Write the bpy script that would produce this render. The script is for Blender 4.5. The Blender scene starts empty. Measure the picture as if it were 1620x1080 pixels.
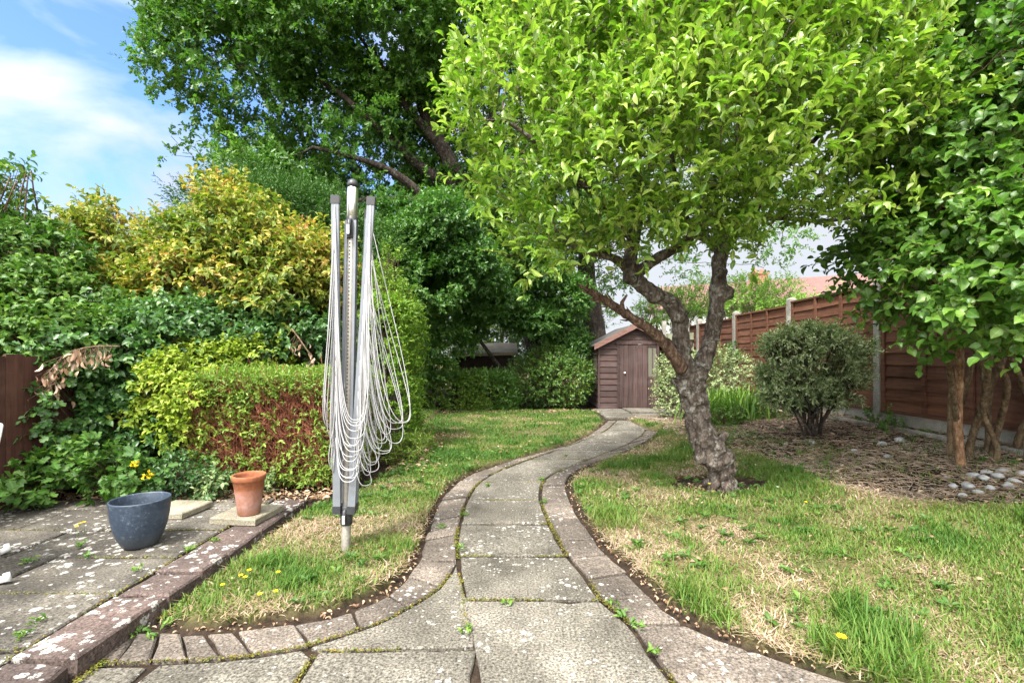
import bpy, math, random
import numpy as np
from mathutils import Vector, noise as mnoise

RNG = np.random.default_rng(7)
random.seed(7)
scene = bpy.context.scene
COL = scene.collection
R = math.radians
H, F, HZ = 1.05, 765.0, 565.0      # camera height, focal length in photo pixels, horizon row


def G(px, py, z=0.0):
    """photo pixel -> world point on the level z"""
    y = F * (H - z) / (py - HZ)
    return ((px - 810) / F * y, y)


def P3(px, py, y):
    return ((px - 810) / F * y, y, H - (py - HZ) / F * y)


def nrm(v):
    return v / np.maximum(np.linalg.norm(v, axis=-1, keepdims=True), 1e-9)


def hash3(i, j, k, seed):
    n = (i * 374761393 + j * 668265263 + k * 2147483647 + seed * 1274126177) & 0xFFFFFFFF
    n = ((n ^ (n >> 13)) * 1274126177) & 0xFFFFFFFF
    n = (n ^ (n >> 16)) & 0xFFFFFFFF
    return n / 4294967295.0


def vnoise(P, freq, seed=0):
    P = np.asarray(P, dtype=float) * freq
    if P.shape[1] == 2:
        P = np.concatenate([P, np.zeros((len(P), 1))], 1)
    I = np.floor(P).astype(np.int64)
    f = P - I
    f = f * f * (3 - 2 * f)
    out = 0
    for a in (0, 1):
        for b in (0, 1):
            for c in (0, 1):
                w = (f[:, 0] if a else 1 - f[:, 0]) * (f[:, 1] if b else 1 - f[:, 1]) * (f[:, 2] if c else 1 - f[:, 2])
                out = out + w * hash3(I[:, 0] + a, I[:, 1] + b, I[:, 2] + c, seed)
    return out


def sstep(a, b, x):
    t = np.clip((x - a) / (b - a), 0, 1)
    return t * t * (3 - 2 * t)


def inside(poly, X, Y):
    poly = np.asarray(poly)
    res = np.zeros(X.shape, bool)
    n = len(poly)
    for i in range(n):
        x1, y1 = poly[i]
        x2, y2 = poly[(i + 1) % n]
        c = ((y1 > Y) != (y2 > Y)) & (X < (x2 - x1) * (Y - y1) / (y2 - y1 + 1e-12) + x1)
        res ^= c
    return res


# ------------------------------------------------------------------ materials
def new_mat(name):
    m = bpy.data.materials.new(name)
    m.use_nodes = True
    nt = m.node_tree
    nt.nodes.clear()
    return m, nt


def N(nt, t, **kw):
    n = nt.nodes.new(t)
    for k, v in kw.items():
        if k in n.inputs:
            n.inputs[k].default_value = v
        else:
            setattr(n, k, v)
    return n


def L(nt, a, b):
    nt.links.new(a, b)


def ramp(nt, fac, stops, interp='LINEAR'):
    r = nt.nodes.new('ShaderNodeValToRGB')
    r.color_ramp.interpolation = interp
    els = r.color_ramp.elements
    while len(els) < len(stops):
        els.new(0.5)
    for e, (p, c) in zip(els, stops):
        e.position = p
        e.color = (c[0], c[1], c[2], 1) if len(c) == 3 else c
    L(nt, fac, r.inputs['Fac'])
    return r.outputs['Color']


def mix(nt, fac, a, b, mode='MIX'):
    n = nt.nodes.new('ShaderNodeMix')
    n.data_type = 'RGBA'
    n.blend_type = mode
    for sock, v in ((n.inputs['Factor'], fac), (n.inputs[6], a), (n.inputs[7], b)):
        if hasattr(v, 'links') or hasattr(v, 'is_linked'):
            L(nt, v, sock)
        else:
            sock.default_value = v if not isinstance(v, tuple) else (v[0], v[1], v[2], 1)
    return n.outputs[2]


def texco(nt, scale=(1, 1, 1), world=False):
    if world:
        g = nt.nodes.new('ShaderNodeNewGeometry').outputs['Position']
    else:
        g = nt.nodes.new('ShaderNodeTexCoord').outputs['Object']
    mp = nt.nodes.new('ShaderNodeMapping')
    mp.inputs['Scale'].default_value = scale
    L(nt, g, mp.inputs['Vector'])
    return mp.outputs['Vector']


def noise_(nt, vec, scale, detail=4, rough=0.55):
    n = N(nt, 'ShaderNodeTexNoise', Scale=scale, Detail=detail, Roughness=rough)
    L(nt, vec, n.inputs['Vector'])
    return n.outputs['Fac']


def attr(nt, name):
    a = nt.nodes.new('ShaderNodeAttribute')
    a.attribute_name = name
    return a.outputs['Fac']


def finish(nt, color, rough=0.8, bump=None, bstr=0.3, bdist=0.01, metallic=0.0, spec=0.5):
    p = N(nt, 'ShaderNodeBsdfPrincipled')
    if isinstance(color, tuple):
        p.inputs['Base Color'].default_value = (*color[:3], 1)
    else:
        L(nt, color, p.inputs['Base Color'])
    if isinstance(rough, (int, float)):
        p.inputs['Roughness'].default_value = rough
    else:
        L(nt, rough, p.inputs['Roughness'])
    p.inputs['Metallic'].default_value = metallic
    p.inputs['Specular IOR Level'].default_value = spec
    if bump is not None:
        b = N(nt, 'ShaderNodeBump', Strength=bstr, Distance=bdist)
        L(nt, bump, b.inputs['Height'])
        L(nt, b.outputs['Normal'], p.inputs['Normal'])
    o = nt.nodes.new('ShaderNodeOutputMaterial')
    L(nt, p.outputs[0], o.inputs['Surface'])
    return p


def leaf_mat(name, stops, trans=0.35, under=1.25, rough=0.5, spec=0.35, tboost=(1.05, 1.25, 0.6), veins=True):
    m, nt = new_mat(name)
    c = ramp(nt, attr(nt, 'rnd'), stops)
    if veins:
        va = nt.nodes.new('ShaderNodeAttribute')
        va.attribute_name = 'vein'
        sv = nt.nodes.new('ShaderNodeSeparateXYZ')
        L(nt, va.outputs['Vector'], sv.inputs[0])
        rib = ramp(nt, sv.outputs['X'], [(0.0, (1.55,) * 3), (0.09, (1.25,) * 3), (0.16, (1.0,) * 3), (0.85, (0.94,) * 3), (1.0, (1.06,) * 3)])
        c = mix(nt, 1.0, c, rib, 'MULTIPLY')
        ma = N(nt, 'ShaderNodeMath', operation='MULTIPLY_ADD')
        ma.inputs[1].default_value = -0.38
        L(nt, sv.outputs['X'], ma.inputs[0])
        L(nt, sv.outputs['Y'], ma.inputs[2])
        m2 = N(nt, 'ShaderNodeMath', operation='MULTIPLY')
        m2.inputs[1].default_value = 46.0
        L(nt, ma.outputs[0], m2.inputs[0])
        m3 = N(nt, 'ShaderNodeMath', operation='SINE')
        L(nt, m2.outputs[0], m3.inputs[0])
        c = mix(nt, 1.0, c, ramp(nt, m3.outputs[0], [(0.0, (0.95,) * 3), (0.7, (0.97,) * 3), (1.0, (1.14,) * 3)]), 'MULTIPLY')
    # blemishes
    bl = noise_(nt, texco(nt, world=True), 38, 3, 0.6)
    c = mix(nt, ramp(nt, bl, [(0.66, (0, 0, 0)), (0.74, (0.55,) * 3)]), c, (0.16, 0.10, 0.04))
    g = nt.nodes.new('ShaderNodeNewGeometry')
    # paler leaf undersides
    lite = mix(nt, 1.0, c, (under, under * 0.97, under * 1.1), 'MULTIPLY')
    col = mix(nt, g.outputs['Backfacing'], c, lite)
    p = N(nt, 'ShaderNodeBsdfPrincipled', Roughness=rough)
    p.inputs['Specular IOR Level'].default_value = spec
    L(nt, col, p.inputs['Base Color'])
    t = N(nt, 'ShaderNodeBsdfTranslucent')
    tc = mix(nt, 1.0, c, tboost, 'MULTIPLY')
    L(nt, tc, t.inputs['Color'])
    s = N(nt, 'ShaderNodeMixShader', Fac=trans)
    L(nt, p.outputs[0], s.inputs[1])
    L(nt, t.outputs[0], s.inputs[2])
    o = nt.nodes.new('ShaderNodeOutputMaterial')
    L(nt, s.outputs[0], o.inputs['Surface'])
    return m


def slab_mat(name, lo, hi, lichen=0.5, blockvar=0.25, lscale=26, speck=0.6, moss=0.0):
    m, nt = new_mat(name)
    v = texco(nt, world=True)
    big = noise_(nt, v, 3.5, 5)
    c = ramp(nt, big, [(0.3, lo), (0.7, hi)])
    # per block shade
    r = attr(nt, 'rnd')
    k = N(nt, 'ShaderNodeMapRange')
    k.inputs['To Min'].default_value = 1 - blockvar
    k.inputs['To Max'].default_value = 1 + blockvar
    L(nt, r, k.inputs['Value'])
    c = mix(nt, 1.0, c, k.outputs[0], 'MULTIPLY')
    # aggregate speckle
    fine = noise_(nt, v, 105, 4, 0.75)
    sp = ramp(nt, fine, [(0.36, (1 - speck,) * 3), (0.5, (1, 1, 1)), (0.64, (1 + speck * 1.1,) * 3)])
    c = mix(nt, 1.0, c, sp, 'MULTIPLY')
    st_ = noise_(nt, v, 1.7, 3, 0.5)
    c = mix(nt, 1.0, c, ramp(nt, st_, [(0.35, (0.80, 0.79, 0.77)), (0.65, (1.2, 1.2, 1.18))]), 'MULTIPLY')
    # dirt
    d = noise_(nt, v, 9, 6, 0.65)
    c = mix(nt, ramp(nt, d, [(0.45, (0, 0, 0)), (0.75, (0.55,) * 3)]), c, (lo[0] * 0.55, lo[1] * 0.52, lo[2] * 0.48))
    if moss:
        mo = noise_(nt, v, 5.5, 5, 0.7)
        c = mix(nt, ramp(nt, mo, [(0.6, (0, 0, 0)), (0.8, (moss,) * 3)]), c, (0.10, 0.11, 0.03))
    # lichen rosettes
    wv = nt.nodes.new('ShaderNodeVectorMath')
    wv.operation = 'ADD'
    nz = N(nt, 'ShaderNodeTexNoise', Scale=55.0, Detail=4.0)
    L(nt, v, nz.inputs['Vector'])
    sc = nt.nodes.new('ShaderNodeVectorMath')
    sc.operation = 'SCALE'
    sc.inputs['Scale'].default_value = 0.034
    L(nt, nz.outputs['Color'], sc.inputs[0])
    L(nt, v, wv.inputs[0])
    L(nt, sc.outputs[0], wv.inputs[1])
    vo = N(nt, 'ShaderNodeTexVoronoi', Scale=lscale)
    L(nt, wv.outputs[0], vo.inputs['Vector'])
    sep = nt.nodes.new('ShaderNodeSeparateColor')
    L(nt, vo.outputs['Color'], sep.inputs[0])
    # size of each rosette from its cell's random colour
    sz = nt.nodes.new('ShaderNodeMath')
    sz.operation = 'MULTIPLY'
    L(nt, sep.outputs[0], sz.inputs[0])
    mk = noise_(nt, v, 2.6, 3)
    mr = N(nt, 'ShaderNodeMapRange')
    mr.inputs['From Min'].default_value = 0.40
    mr.inputs['From Max'].default_value = 0.66
    mr.inputs['To Min'].default_value = 0.26 * lichen
    mr.inputs['To Max'].default_value = 0.85 * lichen
    L(nt, mk, mr.inputs['Value'])
    L(nt, mr.outputs[0], sz.inputs[1])
    lt = nt.nodes.new('ShaderNodeMath')
    lt.operation = 'SUBTRACT'
    L(nt, sz.outputs[0], lt.inputs[0])
    L(nt, vo.outputs['Distance'], lt.inputs[1])
    fac = ramp(nt, lt.outputs[0], [(0.0, (0, 0, 0)), (0.05, (0.85,) * 3)])
    fn = noise_(nt, v, 120, 3, 0.7)
    fac = mix(nt, 1.0, fac, ramp(nt, fn, [(0.40, (0.0,) * 3), (0.52, (1, 1, 1))]), 'MULTIPLY')
    c = mix(nt, fac, c, (0.40, 0.39, 0.365))
    bmp = mix(nt, 0.35, fine, d)
    finish(nt, c, 0.9, bmp, 0.6, 0.006, spec=0.25)
    return m


def wood_mat(name, a, b, grain=(3, 3, 40), rough=0.75, bstr=0.35, rvar=0.25):
    m, nt = new_mat(name)
    v = texco(nt, grain, world=True)
    n1 = noise_(nt, v, 1.6, 6, 0.65)
    c = ramp(nt, n1, [(0.3, a), (0.7, b)])
    k = N(nt, 'ShaderNodeMapRange')
    k.inputs['To Min'].default_value = 1 - rvar
    k.inputs['To Max'].default_value = 1 + rvar
    L(nt, attr(nt, 'rnd'), k.inputs['Value'])
    c = mix(nt, 1.0, c, k.outputs[0], 'MULTIPLY')
    v2 = texco(nt, world=True)
    st = noise_(nt, v2, 7, 6, 0.7)
    c = mix(nt, ramp(nt, st, [(0.5, (0, 0, 0)), (0.8, (0.5,) * 3)]), c, (a[0] * 0.6, a[1] * 0.6, a[2] * 0.6))
    fd = noise_(nt, texco(nt, (1, 1, 2.2), world=True), 2.3, 4, 0.65)
    c = mix(nt, ramp(nt, fd, [(0.48, (0, 0, 0)), (0.72, (0.5,) * 3)]), c, (b[0] * 1.25, b[1] * 1.45, b[2] * 1.6))
    finish(nt, c, rough, n1, bstr, 0.01, spec=0.3)
    return m


def bark_mat(name, a, b, c3, scale=1.0, bstr=0.9, lich=0.0):
    m, nt = new_mat(name)
    v = texco(nt, (1, 1, 0.38), world=True)
    n1 = noise_(nt, v, 24 * scale, 7, 0.72)
    rg = nt.nodes.new('ShaderNodeTexNoise')
    rg.noise_type = 'RIDGED_MULTIFRACTAL'
    for k_, v_ in (('Scale', 15 * scale), ('Detail', 5.0), ('Roughness', 0.6), ('Distortion', 0.35)):
        rg.inputs[k_].default_value = v_
    L(nt, v, rg.inputs['Vector'])
    c = ramp(nt, n1, [(0.3, a), (0.5, b), (0.68, c3)])
    cr = ramp(nt, rg.outputs['Fac'], [(0.25, (1, 1, 1)), (0.55, (0.66,) * 3), (0.9, (0.18,) * 3)])
    c = mix(nt, 1.0, c, cr, 'MULTIPLY')
    dn = N(nt, 'ShaderNodeTexNoise', Scale=16.0 * scale, Detail=3.0)
    L(nt, v, dn.inputs['Vector'])
    ds = nt.nodes.new('ShaderNodeVectorMath')
    ds.operation = 'MULTIPLY_ADD'
    L(nt, dn.outputs['Color'], ds.inputs[0])
    ds.inputs[1].default_value = (0.05 / scale,) * 3
    L(nt, v, ds.inputs[2])
    vo = N(nt, 'ShaderNodeTexVoronoi', Scale=19 * scale)
    vo.feature = 'DISTANCE_TO_EDGE'
    L(nt, ds.outputs[0], vo.inputs['Vector'])
    pl = ramp(nt, vo.outputs['Distance'], [(0.0, (0.22, 0.2, 0.18)), (0.10, (0.85,) * 3), (0.3, (1.1,) * 3)])
    c = mix(nt, 0.45, c, pl, 'MULTIPLY')
    cr = mix(nt, 0.3, cr, pl)
    v2 = texco(nt, world=True)
    pt = noise_(nt, v2, 6 * scale, 4, 0.6)
    c = mix(nt, 1.0, c, ramp(nt, pt, [(0.35, (0.62, 0.58, 0.55)), (0.65, (1.25, 1.25, 1.25))]), 'MULTIPLY')
    if lich:
        n2 = noise_(nt, v2, 19, 6, 0.75)
        c = mix(nt, ramp(nt, n2, [(0.54, (0, 0, 0)), (0.62, (lich,) * 3)]), c, (0.34, 0.345, 0.31))
    h = mix(nt, 0.6, n1, cr)
    finish(nt, c, 0.9, h, bstr, 0.03 / scale, spec=0.2)
    return m


def plain_mat(name, col, rough=0.5, metallic=0.0, var=0.12, scale=30, bstr=0.1, spec=0.5, dirt=None):
    m, nt = new_mat(name)
    v = texco(nt)
    n1 = noise_(nt, v, scale, 5, 0.6)
    c = ramp(nt, n1, [(0.3, tuple(x * (1 - var) for x in col)), (0.7, tuple(min(1, x * (1 + var)) for x in col))])
    if dirt:
        n2 = noise_(nt, v, scale * 0.25, 6, 0.7)
        c = mix(nt, ramp(nt, n2, [(0.45, (0, 0, 0)), (0.7, (0.7,) * 3)]), c, dirt)
    finish(nt, c, rough, n1, bstr, 0.004, metallic, spec)
    return m


# ------------------------------------------------------------------ mesh helpers
def mesh_np(name, V, faces, mats, rnd=None, smooth=False, parent=None, loc=(0, 0, 0), mat_idx=None):
    """V (n,3) world coords, faces (m,k) with constant k or list of such arrays."""
    if not isinstance(faces, list):
        faces = [faces]
    me = bpy.data.meshes.new(name)
    off = np.array(wloc(parent) if parent is not None else loc, dtype=float)
    V = np.asarray(V, float) - off
    me.vertices.add(len(V))
    me.vertices.foreach_set('co', V.astype(np.float32).ravel())
    loops = np.concatenate([f.ravel() for f in faces]).astype(np.int32)
    sizes = np.concatenate([np.full(len(f), f.shape[1]) for f in faces]).astype(np.int32)
    starts = np.concatenate([[0], np.cumsum(sizes)[:-1]]).astype(np.int32)
    me.loops.add(len(loops))
    me.loops.foreach_set('vertex_index', loops)
    me.polygons.add(len(sizes))
    me.polygons.foreach_set('loop_start', starts)
    if smooth:
        me.polygons.foreach_set('use_smooth', np.ones(len(sizes), bool))
    for mm in (mats if isinstance(mats, (list, tuple)) else [mats]):
        me.materials.append(mm)
    if mat_idx is not None:
        me.polygons.foreach_set('material_index', np.asarray(mat_idx, np.int32))
    if rnd is not None:
        a = me.attributes.new('rnd', 'FLOAT', 'FACE')
        a.data.foreach_set('value', np.asarray(rnd, np.float32))
    me.update(calc_edges=True)
    o = bpy.data.objects.new(name, me)
    COL.objects.link(o)
    if parent is not None:
        o.parent = parent
    else:
        o.location = loc
    return o


def tag(o, label=None, cat=None, group=None, kind=None):
    if label:
        o['label'] = label
    if cat:
        o['category'] = cat
    if group:
        o['group'] = group
    if kind:
        o['kind'] = kind
    return o


def thing(name, label, cat, loc=(0, 0, 0), group=None):
    o = bpy.data.objects.new(name, None)
    o.empty_display_size = 0.2
    COL.objects.link(o)
    o.location = loc
    return tag(o, label, cat, group)


def copy_tree(o, parent=None):
    c = o.copy()
    COL.objects.link(c)
    if parent is not None:
        c.parent = parent
    for ch in list(o.children):
        copy_tree(ch, c)
    return c


def wloc(p):
    v = Vector((0, 0, 0))
    while p is not None:
        v = v + p.location
        p = p.parent
    return v


class MB:
    def __init__(s):
        s.v, s.f, s.r = [], [], []

    def add(s, vs, fs, r=None):
        b = len(s.v)
        s.v += [tuple(p) for p in vs]
        r = random.random() if r is None else r
        for f in fs:
            s.f.append(tuple(b + i for i in f))
            s.r.append(r)

    def box(s, x0, x1, y0, y1, z0, z1, r=None):
        s.add([(x0, y0, z0), (x1, y0, z0), (x1, y1, z0), (x0, y1, z0), (x0, y0, z1), (x1, y0, z1), (x1, y1, z1), (x0, y1, z1)],
              [(3, 2, 1, 0), (4, 5, 6, 7), (0, 1, 5, 4), (1, 2, 6, 5), (2, 3, 7, 6), (3, 0, 4, 7)], r)

    def bar(s, a, b, w, h, up=(0, 0, 1), r=None):
        a, b = Vector(a), Vector(b)
        d = (b - a).normalized()
        sd = d.cross(Vector(up))
        if sd.length < 1e-4:
            sd = d.cross(Vector((1, 0, 0)))
        sd.normalize()
        u = sd.cross(d)
        vs = []
        for p in (a, b):
            for i, j in ((-1, -1), (1, -1), (1, 1), (-1, 1)):
                vs.append(p + sd * (i * w / 2) + u * (j * h / 2))
        s.add(vs, [(3, 2, 1, 0), (4, 5, 6, 7), (0, 1, 5, 4), (1, 2, 6, 5), (2, 3, 7, 6), (3, 0, 4, 7)], r)

    def tube(s, pts, rads, n=8, bump=0.0, bfreq=8.0, cap=True, r=None, knobs=None):
        pts = [Vector(p) for p in pts]
        if not hasattr(rads, '__len__'):
            rads = [rads] * len(pts)
        d0 = (pts[1] - pts[0]).normalized()
        ref = Vector((0, 0, 1)) if abs(d0.z) < 0.9 else Vector((1, 0, 0))
        u = d0.cross(ref).normalized()
        vs = []
        m = len(pts)
        for i, p in enumerate(pts):
            d = (pts[min(i + 1, m - 1)] - pts[max(i - 1, 0)])
            d = d.normalized() if d.length > 1e-9 else d0
            u = (u - d * u.dot(d))
            u = u.normalized() if u.length > 1e-6 else d.orthogonal().normalized()
            w = d.cross(u)
            for k in range(n):
                a = 2 * math.pi * k / n
                q = u * math.cos(a) + w * math.sin(a)
                rr = rads[i]
                if bump:
                    pp = p + q * rr
                    rr *= 1 + bump * (mnoise.noise(pp * bfreq) + 0.5 * mnoise.noise(pp * bfreq * 2.3))
                if knobs:
                    pp = p + q * rr
                    for kc, ks, ka in knobs:
                        dd = (pp - kc).length_squared / (ks * ks)
                        if dd < 6:
                            rr += ka * math.exp(-dd * dd)
                    rr *= 1 + .09 * mnoise.noise(pp * 34) + .06 * mnoise.noise(pp * 75)
                vs.append(p + q * rr)
        fs = []
        for i in range(m - 1):
            for k in range(n):
                k2 = (k + 1) % n
                fs.append((i * n + k, i * n + k2, (i + 1) * n + k2, (i + 1) * n + k))
        if cap:
            fs.append(tuple(range(n - 1, -1, -1)))
            fs.append(tuple((m - 1) * n + k for k in range(n)))
        s.add(vs, fs, r)

    def lathe(s, prof, n=32, c=(0, 0, 0), r=None):
        vs, fs = [], []
        for (rr, z) in prof:
            for k in range(n):
                a = 2 * math.pi * k / n
                vs.append((c[0] + rr * math.cos(a), c[1] + rr * math.sin(a), c[2] + z))
        for i in range(len(prof) - 1):
            for k in range(n):
                k2 = (k + 1) % n
                fs.append((i * n + k, i * n + k2, (i + 1) * n + k2, (i + 1) * n + k))
        s.add(vs, fs, r)

    def block(s, poly, z0, z1, gap=0.006, ch=0.006, tilt=0.0, r=None):
        """paving block: polygon (world xy, ccw) inset by gap, chamfered top"""
        P = [Vector((p[0], p[1])) for p in poly]
        n = len(P)
        ar = sum(P[i].x * P[(i + 1) % n].y - P[(i + 1) % n].x * P[i].y for i in range(n))
        if ar < 0:
            P.reverse()
        # broken, uneven arrises: split long edges, nibble the corners
        P2 = []
        for i in range(n):
            a_, b_ = P[i], P[(i + 1) % n]
            ln = (b_ - a_).length
            P2.append(a_)
            kk = int(ln / 0.07)
            for q_ in range(1, kk):
                P2.append(a_.lerp(b_, q_ / kk))
        P = P2
        n = len(P)
        jit = []
        for i in range(n):
            m_ = random.uniform(0, 1) ** 2 * 0.006
            if random.random() < 0.05:
                m_ += random.uniform(0.004, 0.014)
            jit.append(m_)

        def inset(Q, d):
            out = []
            for i in range(n):
                a, b, c = Q[i - 1], Q[i], Q[(i + 1) % n]
                e1 = (b - a)
                e2 = (c - b)
                e1 = e1.normalized() if e1.length > 1e-6 else Vector((1, 0))
                e2 = e2.normalized() if e2.length > 1e-6 else e1
                n1 = Vector((-e1.y, e1.x))
                n2 = Vector((-e2.y, e2.x))
                bis = n1 + n2
                k = bis.length_squared / 2
                bis = bis / max(k, 0.35)
                out.append(b + bis * (d + jit[i]))
            return out
        A = inset(P, gap)
        B = inset(P, gap + ch)
        cx = sum(p.x for p in A) / n
        cy = sum(p.y for p in A) / n
        tx, ty = random.uniform(-tilt, tilt), random.uniform(-tilt, tilt)
        vs = []
        for Q, z, t in ((A, z0, 0), (A, z1 - ch, 1), (B, z1, 1)):
            for p in Q:
                jx = random.uniform(-1, 1) * 0.0015 * t
                vs.append((p.x + jx, p.y + jx, z + t * (tx * (p.x - cx) + ty * (p.y - cy))))
        fs = []
        for l in (0, 1):
            for i in range(n):
                j = (i + 1) % n
                fs.append((l * n + i, l * n + j, (l + 1) * n + j, (l + 1) * n + i))
        fs.append(tuple(2 * n + i for i in range(n)))
        s.add(vs, fs, r)

    def build(s, name, mat, parent=None, loc=(0, 0, 0), smooth=False):
        me = bpy.data.meshes.new(name)
        off = Vector(wloc(parent) if parent is not None else loc)
        me.from_pydata([Vector(v) - off for v in s.v], [], s.f)
        a = me.attributes.new('rnd', 'FLOAT', 'FACE')
        a.data.foreach_set('value', np.array(s.r, np.float32))
        if smooth:
            me.polygons.foreach_set('use_smooth', np.ones(len(s.f), bool))
        me.materials.append(mat)
        me.update()
        o = bpy.data.objects.new(name, me)
        COL.objects.link(o)
        if parent is not None:
            o.parent = parent
        else:
            o.location = loc
        return o


def spline(pts, n):
    """Catmull-Rom through pts, n samples per span"""
    P = [np.array(p, float) for p in pts]
    P = [2 * P[0] - P[1]] + P + [2 * P[-1] - P[-2]]
    out = []
    for i in range(1, len(P) - 2):
        a, b, c, d = P[i - 1], P[i], P[i + 1], P[i + 2]
        for k in range(n):
            t = k / n
            out.append(0.5 * (2 * b + (c - a) * t + (2 * a - 5 * b + 4 * c - d) * t * t + (3 * b - a - 3 * c + d) * t ** 3))
    out.append(P[-2])
    return np.array(out)


# ------------------------------------------------------------------ foliage
# leaf templates: (side, along, normal), all triangles
OV = np.array([(0, 0, 0), (-.36, .22, .10), (.36, .22, .12), (0, .30, .02), (-.5, .52, .14), (.5, .52, .17), (0, .58, .0), (-.3, .82, .03),
               (.3, .82, .06), (0, 1, -.22)])
OT = np.array([(0, 3, 1), (0, 2, 3), (3, 6, 4), (3, 4, 1), (3, 2, 5), (3, 5, 6), (6, 9, 7), (6, 7, 4), (6, 5, 8), (6, 8, 9)])
KV = np.array([(0, 0, 0), (-.5, .48, .10), (0, 1, -.06), (.5, .48, .10)])
KT = np.array([(0, 3, 2), (0, 2, 1)])
# lobed outline (oak, ivy)
LV = np.array([(0, 0, 0), (-.28, .25, .05), (-.5, .5, .1), (-.24, .55, .03), (-.36, .85, .06), (0, 1, -.05), (.36, .85, .06), (.24, .55, .03),
               (.5, .5, .1), (.28, .25, .05)])
LT = np.array([(0, 3, 1), (1, 3, 2), (0, 5, 3), (3, 5, 4), (0, 7, 5), (7, 6, 5), (0, 9, 7), (9, 8, 7)])
TEMPL = {'oval': (OV, OT), 'kite': (KV, KT), 'lobed': (LV, LT)}
# distance from the midrib (0 to 1) of each template vertex, for the vein pattern
TEMPU = {'oval': np.array([0, 1, 1, 0, 1, 1, 0, 1, 1, 0.0]), 'kite': np.array([0, 1, 0, 1.0]), 'lobed': np.array([0, 1, 1, .5, 1, 0, 1, .5, 1, 1.0])}


def leaf_arrays(pos, d, n, size, width, templ):
    TV, TT = TEMPL[templ]
    d = nrm(d)
    side = nrm(np.cross(d, n))
    n = np.cross(side, d)
    m = len(pos)
    s = size[:, None, None]
    V = pos[:, None, :] + s * (TV[None, :, 0:1] * width * side[:, None, :] + TV[None, :, 1:2] * d[:, None, :] + TV[None, :, 2:3] * n[:, None, :])
    k = len(TV)
    T = TT[None] + (np.arange(m) * k)[:, None, None]
    return V.reshape(-1, 3), T.reshape(-1, 3), len(TT)


def rand_unit(n):
    return nrm(RNG.normal(size=(n, 3)))


def blob_points(blobs, n, p=3.0, clump=None, zmin=None):
    """n points in a union of ellipsoids, with their outward direction; p>3 pushes to the surface"""
    B = np.array(blobs, float)
    w = B[:, 3] * B[:, 4] * B[:, 5]
    w = w ** 0.8
    out, dirs = [], []
    got = 0
    while got < n:
        k = RNG.choice(len(B), n, p=w / w.sum())
        u = rand_unit(n)
        r = RNG.random(n) ** (1 / p)
        q = B[k, :3] + u * r[:, None] * B[k, 3:6]
        ok = np.ones(n, bool)
        # not deep inside another blob
        for b in B:
            e = np.linalg.norm((q - b[:3]) / b[3:6], axis=1)
            ok &= ~((e < 0.55) & (RNG.random(n) < 0.75))
        if clump:
            f, th = clump
            ok &= (vnoise(q, f, 3) * 0.65 + vnoise(q, f * 2.3, 9) * 0.35) > th
        if zmin is not None:
            ok &= q[:, 2] > zmin
        out.append(q[ok])
        dirs.append(nrm(u[ok] / B[k[ok], 3:6]))
        got += ok.sum()
    return np.concatenate(out)[:n], np.concatenate(dirs)[:n]


class Leaves:
    def __init__(s):
        s.V, s.T, s.R, s.U, s.nv = [], [], [], [], 0

    def add(s, pos, d, n, size, width, templ, rnd):
        V, T, k = leaf_arrays(pos, d, n, size, width, templ)
        s.V.append(V)
        s.T.append(T + s.nv)
        s.nv += len(V)
        s.R.append(np.repeat(rnd, k))
        TV = TEMPL[templ][0]
        s.U.append(np.tile(np.stack([TEMPU[templ], TV[:, 1], np.zeros(len(TV))], 1), (len(pos), 1)))

    def twigs(s, P, D, length, per, size, width=0.5, templ='kite', spread=55, droop=0.15, jit=0.25, patch=1.2, pw=0.45, tipup=0.5, start=0.1):
        """per leaves spiralling along each twig from P in direction D"""
        m = len(P)
        D = nrm(D)
        ref = np.where(np.abs(D[:, 2:3]) < 0.9, np.array([[0, 0, 1.0]]), np.array([[1.0, 0, 0]]))
        u = nrm(np.cross(D, ref))
        v = np.cross(D, u)
        ph = RNG.random(m) * 6.28
        ln = length * (0.6 + 0.8 * RNG.random(m))
        base = vnoise(P, patch, 21)
        for i in range(per):
            t = start + (1 - start) * (i + 0.5 * RNG.random(m)) / per
            a = ph + i * 2.4
            rad = np.cos(a)[:, None] * u + np.sin(a)[:, None] * v
            sp = np.radians(spread * (1.15 - 0.45 * t) + RNG.normal(size=m) * 10)
            d = D * np.cos(sp)[:, None] + rad * np.sin(sp)[:, None]
            d = d + RNG.normal(size=(m, 3)) * jit
            d[:, 2] -= droop
            pos = P + D * (ln * t)[:, None]
            n = D * 0.5 + np.array([0, 0, tipup]) + RNG.normal(size=(m, 3)) * 0.25
            sz = size * (0.45 + 0.72 * RNG.random(m)) * (1.1 - 0.3 * t)
            rn = np.clip(pw * base + (1 - pw) * RNG.random(m), 0, 1)
            s.add(pos, d, n, sz, width, templ, rn)
        return ln

    def build(s, name, mat, parent=None, loc=(0, 0, 0), smooth=False):
        o = mesh_np(name, np.concatenate(s.V), np.concatenate(s.T), mat, np.concatenate(s.R), smooth, parent, loc)
        a = o.data.attributes.new('vein', 'FLOAT_VECTOR', 'POINT')
        a.data.foreach_set('vector', np.concatenate(s.U).astype(np.float32).ravel())
        return o


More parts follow.
